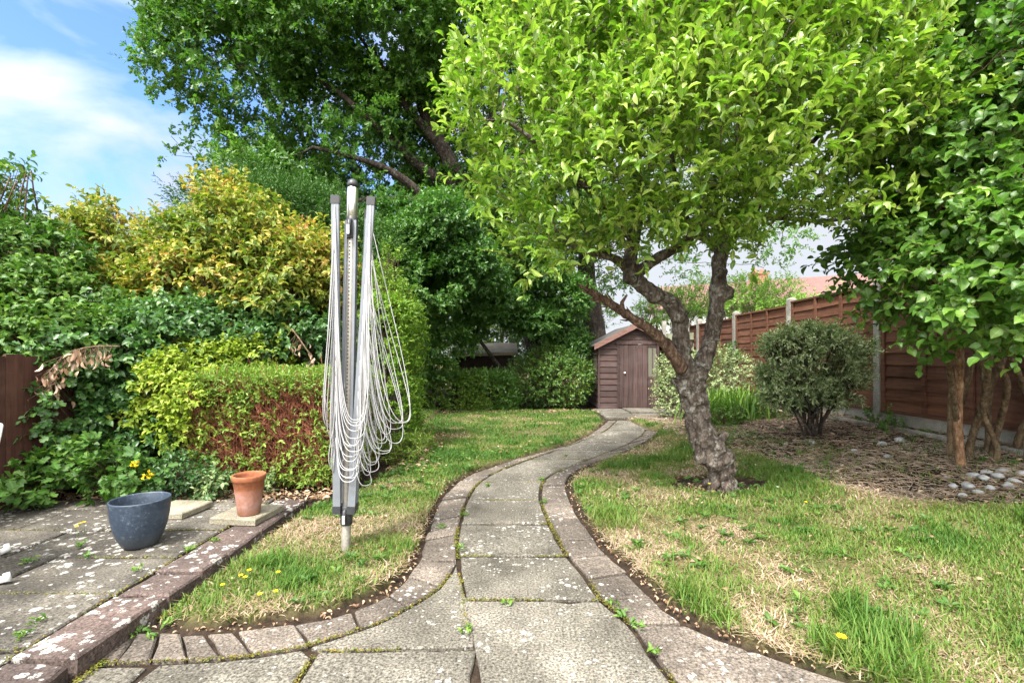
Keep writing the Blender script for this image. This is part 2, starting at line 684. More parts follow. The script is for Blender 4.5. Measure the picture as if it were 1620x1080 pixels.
def sticks(P, Q, r0, r1=None):
    """thin three-sided twigs P->Q, vectorised; returns V,T"""
    r1 = r0 * 0.5 if r1 is None else r1
    m = len(P)
    d = nrm(Q - P)
    ref = np.where(np.abs(d[:, 2:3]) < 0.9, np.array([[0, 0, 1.0]]), np.array([[1.0, 0, 0]]))
    u = nrm(np.cross(d, ref))
    v = np.cross(d, u)
    r0 = np.broadcast_to(r0, (m,))
    r1 = np.broadcast_to(r1, (m,))
    V = np.zeros((m, 6, 3))
    for k in range(3):
        a = 2.094 * k
        q = math.cos(a) * u + math.sin(a) * v
        V[:, k] = P + q * r0[:, None]
        V[:, 3 + k] = Q + q * r1[:, None]
    T = np.array([(0, 1, 4), (0, 4, 3), (1, 2, 5), (1, 5, 4), (2, 0, 3), (2, 3, 5)])
    T = T[None] + (np.arange(m) * 6)[:, None, None]
    return V.reshape(-1, 3), T.reshape(-1, 3)


class Sticks:
    def __init__(s):
        s.V, s.T, s.nv = [], [], 0

    def add(s, P, Q, r0, r1=None):
        V, T = sticks(np.asarray(P, float), np.asarray(Q, float), r0, r1)
        s.V.append(V)
        s.T.append(T + s.nv)
        s.nv += len(V)

    def addmb(s, mb):
        V = np.array(mb.v)
        T = []
        for f in mb.f:
            for i in range(1, len(f) - 1):
                T.append((f[0], f[i], f[i + 1]))
        s.V.append(V)
        s.T.append(np.array(T) + s.nv)
        s.nv += len(V)

    def build(s, name, mat, parent=None, loc=(0, 0, 0)):
        T = np.concatenate(s.T)
        return mesh_np(name, np.concatenate(s.V), T, mat, RNG.random(len(T)), True, parent, loc)


def colonize(attrs, limbs, step=0.2, infl=1.6, kill=0.3, iters=120, jit=0.25):
    """space colonisation; limbs = list of (points, radii) polylines (the first is the trunk). Returns chains of (pts, radii)."""
    pos, par, man = [], [], []
    for pts, rads in limbs:
        pts = np.array(pts, float)
        sp = spline(pts, 6)
        rr = np.interp(np.linspace(0, 1, len(sp)), np.linspace(0, 1, len(rads)), rads)
        prev = -1
        if pos:
            dd = np.linalg.norm(np.array(pos) - sp[0], axis=1)
            prev = int(dd.argmin())
        for q, r_ in zip(sp, rr):
            pos.append(q)
            par.append(prev)
            man.append(r_)
            prev = len(pos) - 1
    nman = len(pos)
    A = np.array(attrs, float)
    pos = np.array(pos)
    D = np.full(len(A), 1e9)
    I = np.zeros(len(A), int)
    tall = np.array([True] * nman)
    for j in range(nman):
        d = np.linalg.norm(A - pos[j], axis=1)
        m = d < D
        D[m] = d[m]
        I[m] = j
    alive = D > kill
    for it in range(iters):
        m = alive & (D < infl)
        if not m.any():
            infl *= 1.5
            if infl > 30:
                break
            continue
        ids = np.unique(I[m])
        newp, newpar = [], []
        dirs = nrm(A[m] - pos[I[m]])
        acc = np.zeros((len(pos), 3))
        np.add.at(acc, I[m], dirs)
        for j in ids:
            v = acc[j]
            ln = np.linalg.norm(v)
            if ln < 1e-3:
                v = RNG.normal(size=3)
                ln = np.linalg.norm(v)
            v = v / ln + RNG.normal(size=3) * jit
            newp.append(pos[j] + v / np.linalg.norm(v) * step)
            newpar.append(j)
        newp = np.array(newp)
        base = len(pos)
        pos = np.concatenate([pos, newp])
        par += newpar
        for k, q in enumerate(newp):
            d = np.linalg.norm(A - q, axis=1)
            mm = d < D
            D[mm] = d[mm]
            I[mm] = base + k
        alive &= D > kill
    n = len(pos)
    child = [[] for _ in range(n)]
    for i, p in enumerate(par):
        if p >= 0:
            child[p].append(i)
    return pos, par, child, man, nman


def branch_mesh(mb, tree, rtip=0.004, e=2.2, bump=0.12, bfreq=9.0, big=14, knobs=None):
    pos, par, child, man, nman = tree
    n = len(pos)
    rad = np.zeros(n)
    acc = np.zeros(n)
    for i in range(n - 1, -1, -1):
        rad[i] = rtip if acc[i] == 0 else acc[i] ** (1 / e)
        if par[i] >= 0:
            acc[par[i]] += rad[i] ** e
    for i in range(nman):
        rad[i] = man[i]
    for i in range(nman, n):
        p = par[i]
        rad[i] = min(rad[i], rad[p] * 0.8 if p < nman else rad[p])
    done = set()
    starts = [i for i in range(n) if par[i] < 0]
    stack = [(None, i) for i in starts]
    while stack:
        pa, i = stack.pop()
        pts, rr = [], []
        if pa is not None:
            pts.append(pos[pa])
            rr.append(min(rad[i] * 1.15, rad[pa]))
        while True:
            pts.append(pos[i])
            rr.append(rad[i])
            ch = child[i]
            if not ch:
                break
            # manual nodes continue to the next manual node
            nxt = max(ch, key=lambda c: (c < nman and c == i + 1, rad[c]))
            for c in ch:
                if c != nxt:
                    stack.append((i, c))
            i = nxt
        if len(pts) < 2:
            continue
        rmax = max(rr)
        sides = big if rmax > 0.05 else (7 if rmax > 0.02 else (5 if rmax > 0.008 else 3))
        if knobs and rmax > .05:
            f_ = np.linspace(0, len(pts) - 1, len(pts) * 3)
            pa = np.array([tuple(p) for p in pts])
            pts = [Vector((np.interp(x, range(len(pa)), pa[:, 0]), np.interp(x, range(len(pa)), pa[:, 1]), np.interp(x, range(len(pa)), pa[:, 2]))) for x in f_]
            rr = list(np.interp(f_, range(len(rr)), rr))
            mb.tube(pts, rr, 44, bump, bfreq, cap=False, knobs=knobs)
            continue
        mb.tube(pts, rr, sides, bump if rmax > 0.02 else 0, bfreq, cap=False)
    return rad


# ================================================================== camera, light, sky
cam = bpy.data.cameras.new('camera')
cam.sensor_width = 36
cam.lens = F / 1620 * 36
cam.shift_y = (HZ - 540) / 1620
cam.clip_end = 2000
co = bpy.data.objects.new('camera', cam)
COL.objects.link(co)
co.location = (0, 0, H)
co.rotation_euler = (R(90), 0, 0)
scene.camera = co

SUN_AZ_FROM = (-0.42, -0.75)       # horizontal direction towards the sun
SUN_EL = R(56)
hv = Vector(SUN_AZ_FROM).normalized()
sdir = Vector((hv.x * math.cos(SUN_EL), hv.y * math.cos(SUN_EL), math.sin(SUN_EL)))
sl = bpy.data.lights.new('sun', 'SUN')
sl.energy = 2.0
sl.angle = R(12.0)
sl.color = (1.0, 0.955, 0.88)
so = bpy.data.objects.new('sun', sl)
COL.objects.link(so)
so.rotation_euler = (-sdir).to_track_quat('-Z', 'Y').to_euler()
so.location = (-6, -6, 12)

w = bpy.data.worlds.new('World')
scene.world = w
w.use_nodes = True
nt = w.node_tree
nt.nodes.clear()
sky = nt.nodes.new('ShaderNodeTexSky')
sky.sky_type = 'NISHITA'
sky.sun_disc = False
sky.sun_elevation = SUN_EL
sky.sun_rotation = math.atan2(sdir.x, sdir.y)
sky.dust_density = 1.0
sky.ozone_density = 1.6
tc = nt.nodes.new('ShaderNodeTexCoord')
mp = nt.nodes.new('ShaderNodeMapping')
mp.inputs['Scale'].default_value = (1.0, 1.0, 1.7)
mp.inputs['Location'].default_value = (0.35, 0.1, 0.35)
L(nt, tc.outputs['Generated'], mp.inputs['Vector'])
cn = N(nt, 'ShaderNodeTexNoise', Scale=4.0, Detail=7.0, Roughness=0.5, Distortion=0.4)
L(nt, mp.outputs['Vector'], cn.inputs['Vector'])
sepz = nt.nodes.new('ShaderNodeSeparateXYZ')
L(nt, tc.outputs['Generated'], sepz.inputs[0])
hz = N(nt, 'ShaderNodeMapRange')      # more cloud towards the horizon
hz.inputs['From Min'].default_value = 0.0
hz.inputs['From Max'].default_value = 0.6
hz.inputs['To Min'].default_value = 0.24
hz.inputs['To Max'].default_value = 0.0
L(nt, sepz.outputs['Z'], hz.inputs['Value'])
ad = nt.nodes.new('ShaderNodeMath')
ad.operation = 'ADD'
beh = N(nt, 'ShaderNodeMapRange')      # unseen cloud added behind the viewer to raise the ambient light
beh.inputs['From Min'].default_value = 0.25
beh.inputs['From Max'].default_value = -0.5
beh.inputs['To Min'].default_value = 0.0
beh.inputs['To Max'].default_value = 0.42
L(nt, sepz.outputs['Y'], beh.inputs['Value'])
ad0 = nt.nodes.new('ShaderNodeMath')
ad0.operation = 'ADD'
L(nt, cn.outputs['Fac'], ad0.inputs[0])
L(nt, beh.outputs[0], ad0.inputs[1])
rgt = N(nt, 'ShaderNodeMapRange')
rgt.inputs['From Min'].default_value = -0.25
rgt.inputs['From Max'].default_value = 0.5
rgt.inputs['To Min'].default_value = 0.0
rgt.inputs['To Max'].default_value = 0.26
L(nt, sepz.outputs['X'], rgt.inputs['Value'])
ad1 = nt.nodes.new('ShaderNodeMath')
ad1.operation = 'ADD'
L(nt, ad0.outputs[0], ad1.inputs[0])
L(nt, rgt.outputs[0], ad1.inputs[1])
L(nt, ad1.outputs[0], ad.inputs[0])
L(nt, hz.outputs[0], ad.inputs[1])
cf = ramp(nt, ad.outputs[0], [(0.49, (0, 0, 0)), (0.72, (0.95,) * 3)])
lp = mix(nt, 1.0, sky.outputs['Color'], (0.42, 0.52, 0.70), 'MULTIPLY')
# clouds boosted towards the sun, added as soft fill for the ambient light
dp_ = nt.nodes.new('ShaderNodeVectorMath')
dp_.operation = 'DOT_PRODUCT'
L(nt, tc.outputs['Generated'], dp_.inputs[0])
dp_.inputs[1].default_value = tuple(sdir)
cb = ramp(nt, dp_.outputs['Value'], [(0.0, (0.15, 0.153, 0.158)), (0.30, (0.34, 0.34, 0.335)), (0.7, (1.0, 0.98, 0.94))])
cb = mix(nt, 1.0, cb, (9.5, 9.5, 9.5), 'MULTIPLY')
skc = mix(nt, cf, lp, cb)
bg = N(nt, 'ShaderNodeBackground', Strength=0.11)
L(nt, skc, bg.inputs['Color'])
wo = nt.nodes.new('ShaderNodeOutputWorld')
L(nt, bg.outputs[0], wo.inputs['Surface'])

vs = scene.view_settings
vs.view_transform = 'Standard'
vs.look = 'None'
vs.exposure = 2.42
vs.gamma = 1.0
scene.cycles.max_bounces = 8
scene.cycles.transparent_max_bounces = 4
scene.cycles.use_denoising = True

# ================================================================== materials
M = {}
M['slab'] = slab_mat('paving_slab', (0.080, 0.074, 0.062), (0.152, 0.140, 0.118), 0.66, 0.16, 32, 0.85)
M['brick'] = slab_mat('edging_brick', (0.076, 0.065, 0.056), (0.146, 0.123, 0.104), 0.74, 0.20, 30, 0.75)
M['patio'] = slab_mat('patio_slab', (0.034, 0.031, 0.027), (0.115, 0.104, 0.088), 0.85, 0.25, 26, 0.7)
M['patio_brick'] = slab_mat('patio_brick', (0.050, 0.039, 0.036), (0.105, 0.076, 0.068), 1.1, 0.25, 26, 0.65)
M['concrete'] = slab_mat('concrete', (0.19, 0.185, 0.165), (0.31, 0.30, 0.275), 0.10, 0.08, 24, 0.35, moss=0.25)
M['oldslab'] = slab_mat('old_slab', (0.16, 0.145, 0.105), (0.25, 0.23, 0.18), 0.12, 0.1, 24, 0.4, moss=0.5)
M['fence'] = wood_mat('fence_stain', (0.060, 0.025, 0.014), (0.140, 0.059, 0.034), (2.5, 1.2, 22), 0.75, 0.5, 0.22)
M['fence_dark'] = wood_mat('dark_fence_stain', (0.035, 0.014, 0.010), (0.085, 0.035, 0.025), (22, 22, 2), 0.7, 0.5, 0.25)
M['shed'] = wood_mat('shed_board', (0.033, 0.020, 0.018), (0.078, 0.048, 0.043), (2, 2, 30), 0.8, 0.5, 0.22)
M['shed_v'] = wood_mat('shed_door_board', (0.033, 0.020, 0.018), (0.078, 0.048, 0.043), (24, 24, 1.6), 0.8, 0.5, 0.22)
M['fascia'] = wood_mat('shed_fascia', (0.11, 0.052, 0.043), (0.20, 0.11, 0.09), (3, 3, 20), 0.8, 0.4)
M['felt'] = plain_mat('roof_felt', (0.06, 0.055, 0.05), 0.95, var=0.4, scale=60, bstr=0.5)
M['greyrail'] = wood_mat('mossy_rail', (0.10, 0.11, 0.06), (0.22, 0.22, 0.15), (2, 20, 20), 0.85, 0.5)
M['bark_apple'] = bark_mat('apple_bark', (0.032, 0.025, 0.021), (0.100, 0.080, 0.066), (0.25, 0.22, 0.19), 1.25, 1.0, 0.6)
M['bark_dead'] = bark_mat('dead_wood', (0.040, 0.024, 0.018), (0.105, 0.064, 0.045), (0.28, 0.20, 0.145), 1.6, 1.0)
M['bark_oak'] = bark_mat('oak_bark', (0.018, 0.014, 0.012), (0.045, 0.035, 0.028), (0.085, 0.068, 0.057), 0.6, 1.0, 0.2)
M['bark_shrub'] = bark_mat('shrub_bark', (0.060, 0.042, 0.025), (0.135, 0.095, 0.055), (0.23, 0.17, 0.11), 1.6, 0.6, 0.15)
M['bark_pale'] = bark_mat('peeled_stem', (0.09, 0.05, 0.03), (0.24, 0.14, 0.08), (0.40, 0.27, 0.17), 1.8, 0.7)
M['twig'] = bark_mat('twig', (0.07, 0.045, 0.03), (0.14, 0.095, 0.06), (0.22, 0.16, 0.11), 2, 0.4)
M['twig_red'] = bark_mat('hedge_twig', (0.13, 0.045, 0.028), (0.30, 0.11, 0.065), (0.40, 0.21, 0.14), 2, 0.3)
M['steel'] = plain_mat('steel', (0.62, 0.61, 0.58), 0.28, 1.0, 0.08, 40, 0.05)
M['alu'] = plain_mat('grey_alu', (0.175, 0.19, 0.215), 0.42, 0.25, 0.06, 60, 0.05, dirt=(0.13, 0.14, 0.15))
M['oldsteel'] = plain_mat('weathered_steel', (0.30, 0.28, 0.25), 0.55, 0.5, 0.3, 60, 0.3, dirt=(0.2, 0.18, 0.14))
M['blackpl'] = plain_mat('black_plastic', (0.025, 0.026, 0.03), 0.45, 0, 0.2, 30, 0.1)
M['cord'] = plain_mat('white_cord', (0.36, 0.36, 0.37), 0.65, 0, 0.15, 14, 0.05, spec=0.3, dirt=(0.20, 0.195, 0.18))
M['whitemetal'] = plain_mat('white_paint', (0.74, 0.74, 0.72), 0.45, 0, 0.06, 30, 0.2)
M['hole'] = plain_mat('dark_hole', (0.015, 0.015, 0.015), 0.7)
M['brass'] = plain_mat('pale_knob', (0.72, 0.68, 0.6), 0.35)
M['tile_roof'] = plain_mat('roof_tile', (0.13, 0.068, 0.058), 0.85, 0, 0.25, 3, 0.2)
M['chimney'] = plain_mat('chimney_brick', (0.30, 0.13, 0.09), 0.9, 0, 0.3, 6, 0.3)
M['render'] = plain_mat('white_render', (0.62, 0.64, 0.64), 0.9, 0, 0.05, 3, 0.05)
M['gutter'] = plain_mat('gutter', (0.05, 0.05, 0.055), 0.5)
M['sheet'] = wood_mat('pale_roof_sheet', (0.20, 0.165, 0.11), (0.33, 0.28, 0.19), (3, 3, 3), 0.9, 0.3)
M['darkwall'] = wood_mat('dark_shed_wall', (0.02, 0.014, 0.01), (0.05, 0.03, 0.022), (2, 2, 20), 0.85, 0.3)

m, nt = new_mat('window_glass')
finish(nt, (0.13, 0.13, 0.10), 0.08, spec=0.8)
M['glass'] = m

# glazed blue pot with pale flecks
m, nt = new_mat('blue_pot_glaze')
v = texco(nt)
n1 = noise_(nt, v, 60, 4, 0.7)
c = ramp(nt, n1, [(0.3, (0.016, 0.025, 0.042)), (0.60, (0.032, 0.047, 0.072)), (0.72, (0.13, 0.16, 0.20))])
n2 = noise_(nt, texco(nt, (1, 1, 3)), 5, 5, 0.6)
c = mix(nt, ramp(nt, n2, [(0.5, (0, 0, 0)), (0.72, (0.6,) * 3)]), c, (0.062, 0.085, 0.115))
sx = nt.nodes.new('ShaderNodeSeparateXYZ')
L(nt, texco(nt), sx.inputs[0])
c = mix(nt, ramp(nt, sx.outputs['Z'], [(0.02, (0.75,) * 3), (0.10, (0, 0, 0))]), c, (0.045, 0.05, 0.055))
finish(nt, c, 0.5, n1, 0.25, 0.003, spec=0.4)
M['bluepot'] = m
# terracotta with a chalky band low down
m, nt = new_mat('terracotta')
v = texco(nt)
n1 = noise_(nt, v, 45, 5, 0.65)
c = ramp(nt, n1, [(0.3, (0.19, 0.062, 0.028)), (0.7, (0.30, 0.112, 0.056))])
sx = nt.nodes.new('ShaderNodeSeparateXYZ')
L(nt, v, sx.inputs[0])
n2 = noise_(nt, v, 14, 5, 0.7)
s1 = ramp(nt, sx.outputs['Z'], [(0.0, (0.25,) * 3), (0.055, (0.9,) * 3), (0.12, (0.75,) * 3), (0.165, (0, 0, 0))])
s1 = mix(nt, 1.0, s1, ramp(nt, n2, [(0.30, (0.1,) * 3), (0.60, (0.95,) * 3)]), 'MULTIPLY')
c = mix(nt, s1, c, (0.33, 0.215, 0.185))
finish(nt, c, 0.85, n1, 0.2, 0.003, spec=0.25)
M['terracotta'] = m
# cobbles
m, nt = new_mat('cobble')
v = texco(nt, world=True)
n1 = noise_(nt, v, 30, 5, 0.7)
c = ramp(nt, n1, [(0.3, (0.19, 0.195, 0.20)), (0.7, (0.40, 0.405, 0.405))])
finish(nt, c, 0.85, n1, 0.3, 0.004, spec=0.3)
M['cobble'] = m

G1 = lambda *a: list(a)
M['lf_apple'] = leaf_mat('apple_leaf', [(0.0, (0.062, 0.150, 0.014)), (0.35, (0.135, 0.250, 0.022)), (0.68, (0.25, 0.365, 0.055)), (0.96, (0.38, 0.46, 0.11)), (0.985, (0.48, 0.42, 0.05)), (1.0, (0.40, 0.20, 0.06))], 0.40, 1.45, 0.38, 0.6)
M['lf_oak'] = leaf_mat('oak_leaf', [(0.0, (0.032, 0.085, 0.014)), (0.5, (0.062, 0.150, 0.022)), (0.9, (0.13, 0.25, 0.034)), (1.0, (0.26, 0.28, 0.03))], 0.42, 1.35, 0.42, 0.5)
M['lf_grey'] = leaf_mat('greygreen_leaf', [(0.0, (0.032, 0.090, 0.018)), (0.6, (0.066, 0.158, 0.028)), (1.0, (0.14, 0.26, 0.045))], 0.38, 1.3, 0.42, 0.5)
M['lf_conifer'] = leaf_mat('conifer_leaf', [(0.0, (0.03, 0.085, 0.016)), (0.7, (0.065, 0.15, 0.026)), (1.0, (0.13, 0.23, 0.04))], 0.15, 1.2)
M['lf_gold'] = leaf_mat('gold_leaf', [(0.0, (0.055, 0.115, 0.016)), (0.34, (0.115, 0.18, 0.024)), (0.57, (0.21, 0.24, 0.036)), (0.75, (0.37, 0.32, 0.060)), (0.87, (0.48, 0.28, 0.09)), (0.95, (0.45, 0.17, 0.08)), (1.0, (0.38, 0.05, 0.045))], 0.35, 1.2)
M['lf_right'] = leaf_mat('round_leaf', [(0.0, (0.042, 0.108, 0.016)), (0.5, (0.080, 0.18, 0.026)), (0.9, (0.15, 0.27, 0.040)), (1.0, (0.24, 0.36, 0.055))], 0.42, 1.45, 0.42, 0.5)
M['lf_green'] = leaf_mat('green_leaf', [(0.0, (0.035, 0.090, 0.018)), (0.6, (0.07, 0.155, 0.025)), (1.0, (0.16, 0.26, 0.035))], 0.3, 1.35)
M['lf_ivy'] = leaf_mat('ivy_leaf', [(0.0, (0.026, 0.080, 0.020)), (0.6, (0.058, 0.140, 0.034)), (0.9, (0.11, 0.22, 0.045)), (1.0, (0.22, 0.33, 0.045))], 0.32, 1.3, 0.4, 0.5)
M['lf_lime'] = leaf_mat('lime_leaf', [(0.0, (0.10, 0.18, 0.016)), (0.5, (0.20, 0.29, 0.022)), (1.0, (0.39, 0.41, 0.06))], 0.38, 1.15)
M['lf_hedge'] = leaf_mat('hedge_leaf', [(0.0, (0.07, 0.13, 0.018)), (0.5, (0.13, 0.22, 0.028)), (0.85, (0.22, 0.30, 0.045)), (1.0, (0.36, 0.36, 0.08))], 0.32, 1.2)
M['lf_privet'] = leaf_mat('privet_leaf', [(0.0, (0.06, 0.14, 0.014)), (0.5, (0.13, 0.24, 0.024)), (0.85, (0.23, 0.33, 0.035)), (1.0, (0.46, 0.37, 0.035))], 0.32, 1.2)
M['lf_laurel'] = leaf_mat('laurel_leaf', [(0.0, (0.03, 0.085, 0.012)), (0.6, (0.07, 0.16, 0.02)), (1.0, (0.20, 0.27, 0.03))], 0.25, 1.3, 0.4, 0.5)
M['lf_vari'] = leaf_mat('variegated_leaf', [(0.0, (0.06, 0.12, 0.035)), (0.3, (0.14, 0.215, 0.075)), (0.65, (0.32, 0.38, 0.19)), (1.0, (0.54, 0.56, 0.37))], 0.25, 1.2)
M['lf_far'] = leaf_mat('far_leaf', [(0.0, (0.095, 0.20, 0.03)), (0.6, (0.19, 0.33, 0.055)), (1.0, (0.34, 0.45, 0.12))], 0.35, 1.2)
M['lf_dry'] = leaf_mat('dry_leaf', [(0.0, (0.16, 0.09, 0.05)), (0.5, (0.32, 0.21, 0.13)), (1.0, (0.48, 0.38, 0.27))], 0.25, 1.1, 0.8, 0.15, (1.0, 0.9, 0.7))
M['grass'] = leaf_mat('grass_blade', [(0.0, (0.042, 0.115, 0.013)), (0.35, (0.088, 0.18, 0.022)), (0.56, (0.14, 0.20, 0.036)), (0.70, (0.235, 0.20, 0.085)), (0.85, (0.33, 0.25, 0.145)), (1.0, (0.44, 0.355, 0.235))], 0.3, 1.0, 0.6, 0.25, (1.1, 1.1, 0.7), False)
M['lf_strap'] = leaf_mat('strap_leaf', [(0.0, (0.06, 0.15, 0.018)), (1.0, (0.17, 0.29, 0.035))], 0.32, 1.1, veins=False)
M['lf_moss'] = leaf_mat('moss', [(0.0, (0.05, 0.06, 0.012)), (0.5, (0.12, 0.12, 0.02)), (0.8, (0.20, 0.13, 0.03)), (1.0, (0.10, 0.20, 0.02))], 0.1, 1.0, 0.8, 0.1, (1, 1, 1), False)
M['petal_y'] = leaf_mat('yellow_petal', [(0.0, (0.75, 0.50, 0.01)), (1.0, (0.85, 0.66, 0.02))], 0.3, 1.0, 0.6, 0.2, (1, 1, 1), False)
M['petal_w'] = leaf_mat('white_petal', [(0.0, (0.75, 0.74, 0.70)), (1.0, (0.85, 0.85, 0.82))], 0.3, 1.0, 0.6, 0.2, (1, 1, 1), False)
M['mulch'] = wood_mat('mulch_chip', (0.14, 0.10, 0.075), (0.42, 0.32, 0.23), (8, 8, 8), 0.95, 0.2, 0.5)

# ground: soil, thatch and moss under the grass, by the 'lawn' point attribute
m, nt = new_mat('ground_soil_and_turf')
v = texco(nt, world=True)
n1 = noise_(nt, v, 18, 7, 0.72)
n2 = noise_(nt, v, 2.2, 5, 0.6)
n3 = noise_(nt, v, 90, 4, 0.7)
soil = ramp(nt, n1, [(0.3, (0.012, 0.008, 0.006)), (0.55, (0.032, 0.022, 0.015)), (0.75, (0.09, 0.064, 0.045))])
turf = ramp(nt, n2, [(0.32, (0.045, 0.060, 0.016)), (0.5, (0.095, 0.085, 0.036)), (0.66, (0.155, 0.12, 0.062))])  # turf darkened in colour to stand in for shade between the blades
turf = mix(nt, 1.0, turf, ramp(nt, n3, [(0.3, (0.55,) * 3), (0.7, (1.35,) * 3)]), 'MULTIPLY')
ms = noise_(nt, v, 3.4, 4, 0.6)
turf = mix(nt, ramp(nt, ms, [(0.62, (0, 0, 0)), (0.72, (0.7,) * 3)]), turf, (0.20, 0.17, 0.018))
c = mix(nt, attr(nt, 'lawn'), soil, turf)
finish(nt, c, 0.95, n1, 0.7, 0.02, spec=0.15)
M['ground'] = m

# ================================================================== path outline (traced, on the ground)
Lpx = [(757, 1085), (741, 1004), (731, 934), (724, 887), (722, 850), (728, 822), (739, 788), (757, 763), (785, 746), (816, 733), (862, 717), (927, 694), (958, 680), (975, 665)]
Rpx = [(1074, 1085), (1022, 1018), (989, 976), (949, 943), (924, 906), (895, 873), (877, 840), (868, 822), (856, 788), (859, 763), (878, 748), (909, 734), (955, 717), (998, 699), (1020, 683), (1024, 666)]
ROpx = [(1362, 1085), (1163, 1018), (1069, 976), (1022, 934), (985, 896), (952, 868), (933, 840), (918, 822), (901, 788), (896, 763), (909, 745), (949, 728), (995, 711), (1032, 691), (1044, 678), (1045, 664)]
LOpx = [(663, 887), (669, 860), (680, 831), (695, 794), (723, 763), (752, 747), (790, 734), (847, 717), (909, 699), (943, 680), (962, 665)]
LO_in = [(724, 887), (722, 850), (728, 822), (739, 788), (757, 763), (785, 746), (816, 733), (862, 717), (927, 694), (958, 680), (975, 665)]
ARC_in = [(724, 887), (713, 905), (694, 929), (658, 953), (598, 984), (524, 1008), (480, 1021), (413, 1033), (350, 1040), (258, 1044), (143, 1049), (100, 1050)]
ARC_out = [(663, 887), (655, 897), (645, 912), (622, 935), (580, 958), (517, 977), (450, 988), (384, 996), (320, 1001), (265, 1002), (190, 1001), (150, 1000)]
gl = lambda a: [G(*p) for p in a]
Lc, Rc, ROc, LOc, LOi, AI, AO = map(gl, (Lpx, Rpx, ROpx, LOpx, LO_in, ARC_in, ARC_out))


def resample(a, b, lengths):
    """cut the band between polylines a and b (matched points) into blocks whose mean length follows `lengths`"""
    A, B = spline(a, 12), spline(b, 12)
    mid = (A + B) / 2
    s = np.concatenate([[0], np.cumsum(np.linalg.norm(np.diff(mid, axis=0), axis=1))])
    cuts = [0.0]
    while cuts[-1] < s[-1] - 0.05:
        cuts.append(min(cuts[-1] + lengths(cuts[-1]), s[-1]))
    res = []
    for c0, c1 in zip(cuts[:-1], cuts[1:]):
        t = np.linspace(c0, c1, 3 if c1 - c0 > 0.15 else 2)
        pa = [(np.interp(x, s, A[:, 0]), np.interp(x, s, A[:, 1])) for x in t]
        pb = [(np.interp(x, s, B[:, 0]), np.interp(x, s, B[:, 1])) for x in t]
        res.append(pa + pb[::-1])
    return res


pm = MB()       # path slabs
# central strip of slabs
Lspl, Rspl = spline(Lc, 14), spline(Rc, 14)


def curve_at(C, y):
    i = np.argsort(C[:, 1])
    return np.interp(y, C[i, 1], C[i, 0])


joints = [1.53, 2.10, 2.565, 3.06, 3.56, 4.08, 4.55, 5.0, 5.5, 6.0, 6.5, 7.0, 7.55, 8.05]
for j0, j1 in zip(joints[:-1], joints[1:]):
    t = np.linspace(j0, j1, 4)
    sl_, sr_ = random.uniform(-.02, .02), random.uniform(-.02, .02)
    pa = [(curve_at(Lspl, y) + 0.004, y) for y in t]
    pb = [(curve_at(Rspl, y) - 0.004, y + sr_ * 0.6) for y in t]
    pm.block(pa + pb[::-1], -0.05, random.uniform(-0.006, 0.004), 0.010, 0.006, 0.008)
# foreground slabs left of the strip and the rows nearer the house
pm.block([(-0.695, 1.735), (-0.128, 1.752), (-0.155, 2.0)] + [tuple(p) for p in gl([(722, 893), (713, 906), (694, 931), (658, 955), (598, 986), (524, 1010), (487, 1022)])], -0.05, 0.0, 0.006, 0.005, 0.004)
pm.block([(-1.235, 1.2), (-0.70, 1.2), (-0.70, 1.70)] + [tuple(p) for p in gl([(480, 1024), (413, 1036), (350, 1043), (250, 1047)])], -0.05, -0.002, 0.006, 0.005, 0.004)
pm.block([(-0.70, 1.2), (-0.11, 1.2), (-0.125, 1.745), (-0.695, 1.728)], -0.05, 0.002, 0.007, 0.005, 0.004)
pm.block([(-1.44, 1.2), (-1.24, 1.2), (-1.235, 1.665), (-1.44, 1.655)], -0.05, -0.004, 0.006, 0.005, 0.004)
pm.block([(-0.105, 0.95), (0.53, 0.95), (0.55, 1.525), (-0.108, 1.525)], -0.05, 0.0, 0.007, 0.005, 0.004)
for k in range(3):
    pm.block([(0.56 + .58 * k, 0.95), (1.13 + .58 * k, 0.95), (1.13 + .58 * k, 1.51 - 0.08 * k), (0.56 + .58 * k, 1.53)], -0.05, -0.003 * k, 0.006, 0.005, 0.004)
for i in range(-3, 5):
    for k in range(4):
        pm.block([(i * .58, -1.4 + k * .58), (i * .58 + .575, -1.4 + k * .58), (i * .58 + .575, -1.4 + k * .58 + .575), (i * .58, -1.4 + k * .58 + .575)],
                 -0.05, random.uniform(-.003, .003), 0.006, 0.005, 0.004)
# slab row across in front of the shed
xx = [1.62, 2.2, 2.78, 3.3]
for a, b in zip(xx[:-1], xx[1:]):
    pm.block([(a, 8.35), (b, 8.35), (b, 8.95), (a, 8.95)], -0.05, random.uniform(0.01, 0.03), 0.01, 0.006, 0.01)
    pm.block([(a, 8.97), (b, 8.97), (b, 9.7), (a, 9.7)], -0.05, random.uniform(0.02, 0.04), 0.01, 0.006, 0.01)
path = pm.build('garden_path', M['slab'])
tag(path, kind='structure')
bmh = MB()
rl = lambda s_: random.uniform(0.20, 0.235) if s_ < 1.1 or random.random() < .55 else random.uniform(0.3, 0.45)
for poly in resample(Rc, ROc, rl):
    bmh.block(poly, -0.05, random.uniform(-0.006, 0.006), 0.006, 0.007, 0.016)
for poly in resample(LOi, LOc, lambda s_: random.uniform(0.10, 0.22)):
    bmh.block(poly, -0.05, random.uniform(-0.006, 0.006), 0.0045, 0.006, 0.016)
for poly in resample(AI, AO, lambda s_: random.uniform(0.10, 0.125) if random.random() < .6 else 0.2):
    bmh.block(poly, -0.05, random.uniform(-0.003, 0.008), 0.0025, 0.007, 0.02)
kerb = bmh.build('path_edging', M['brick'])
tag(kerb, kind='structure')

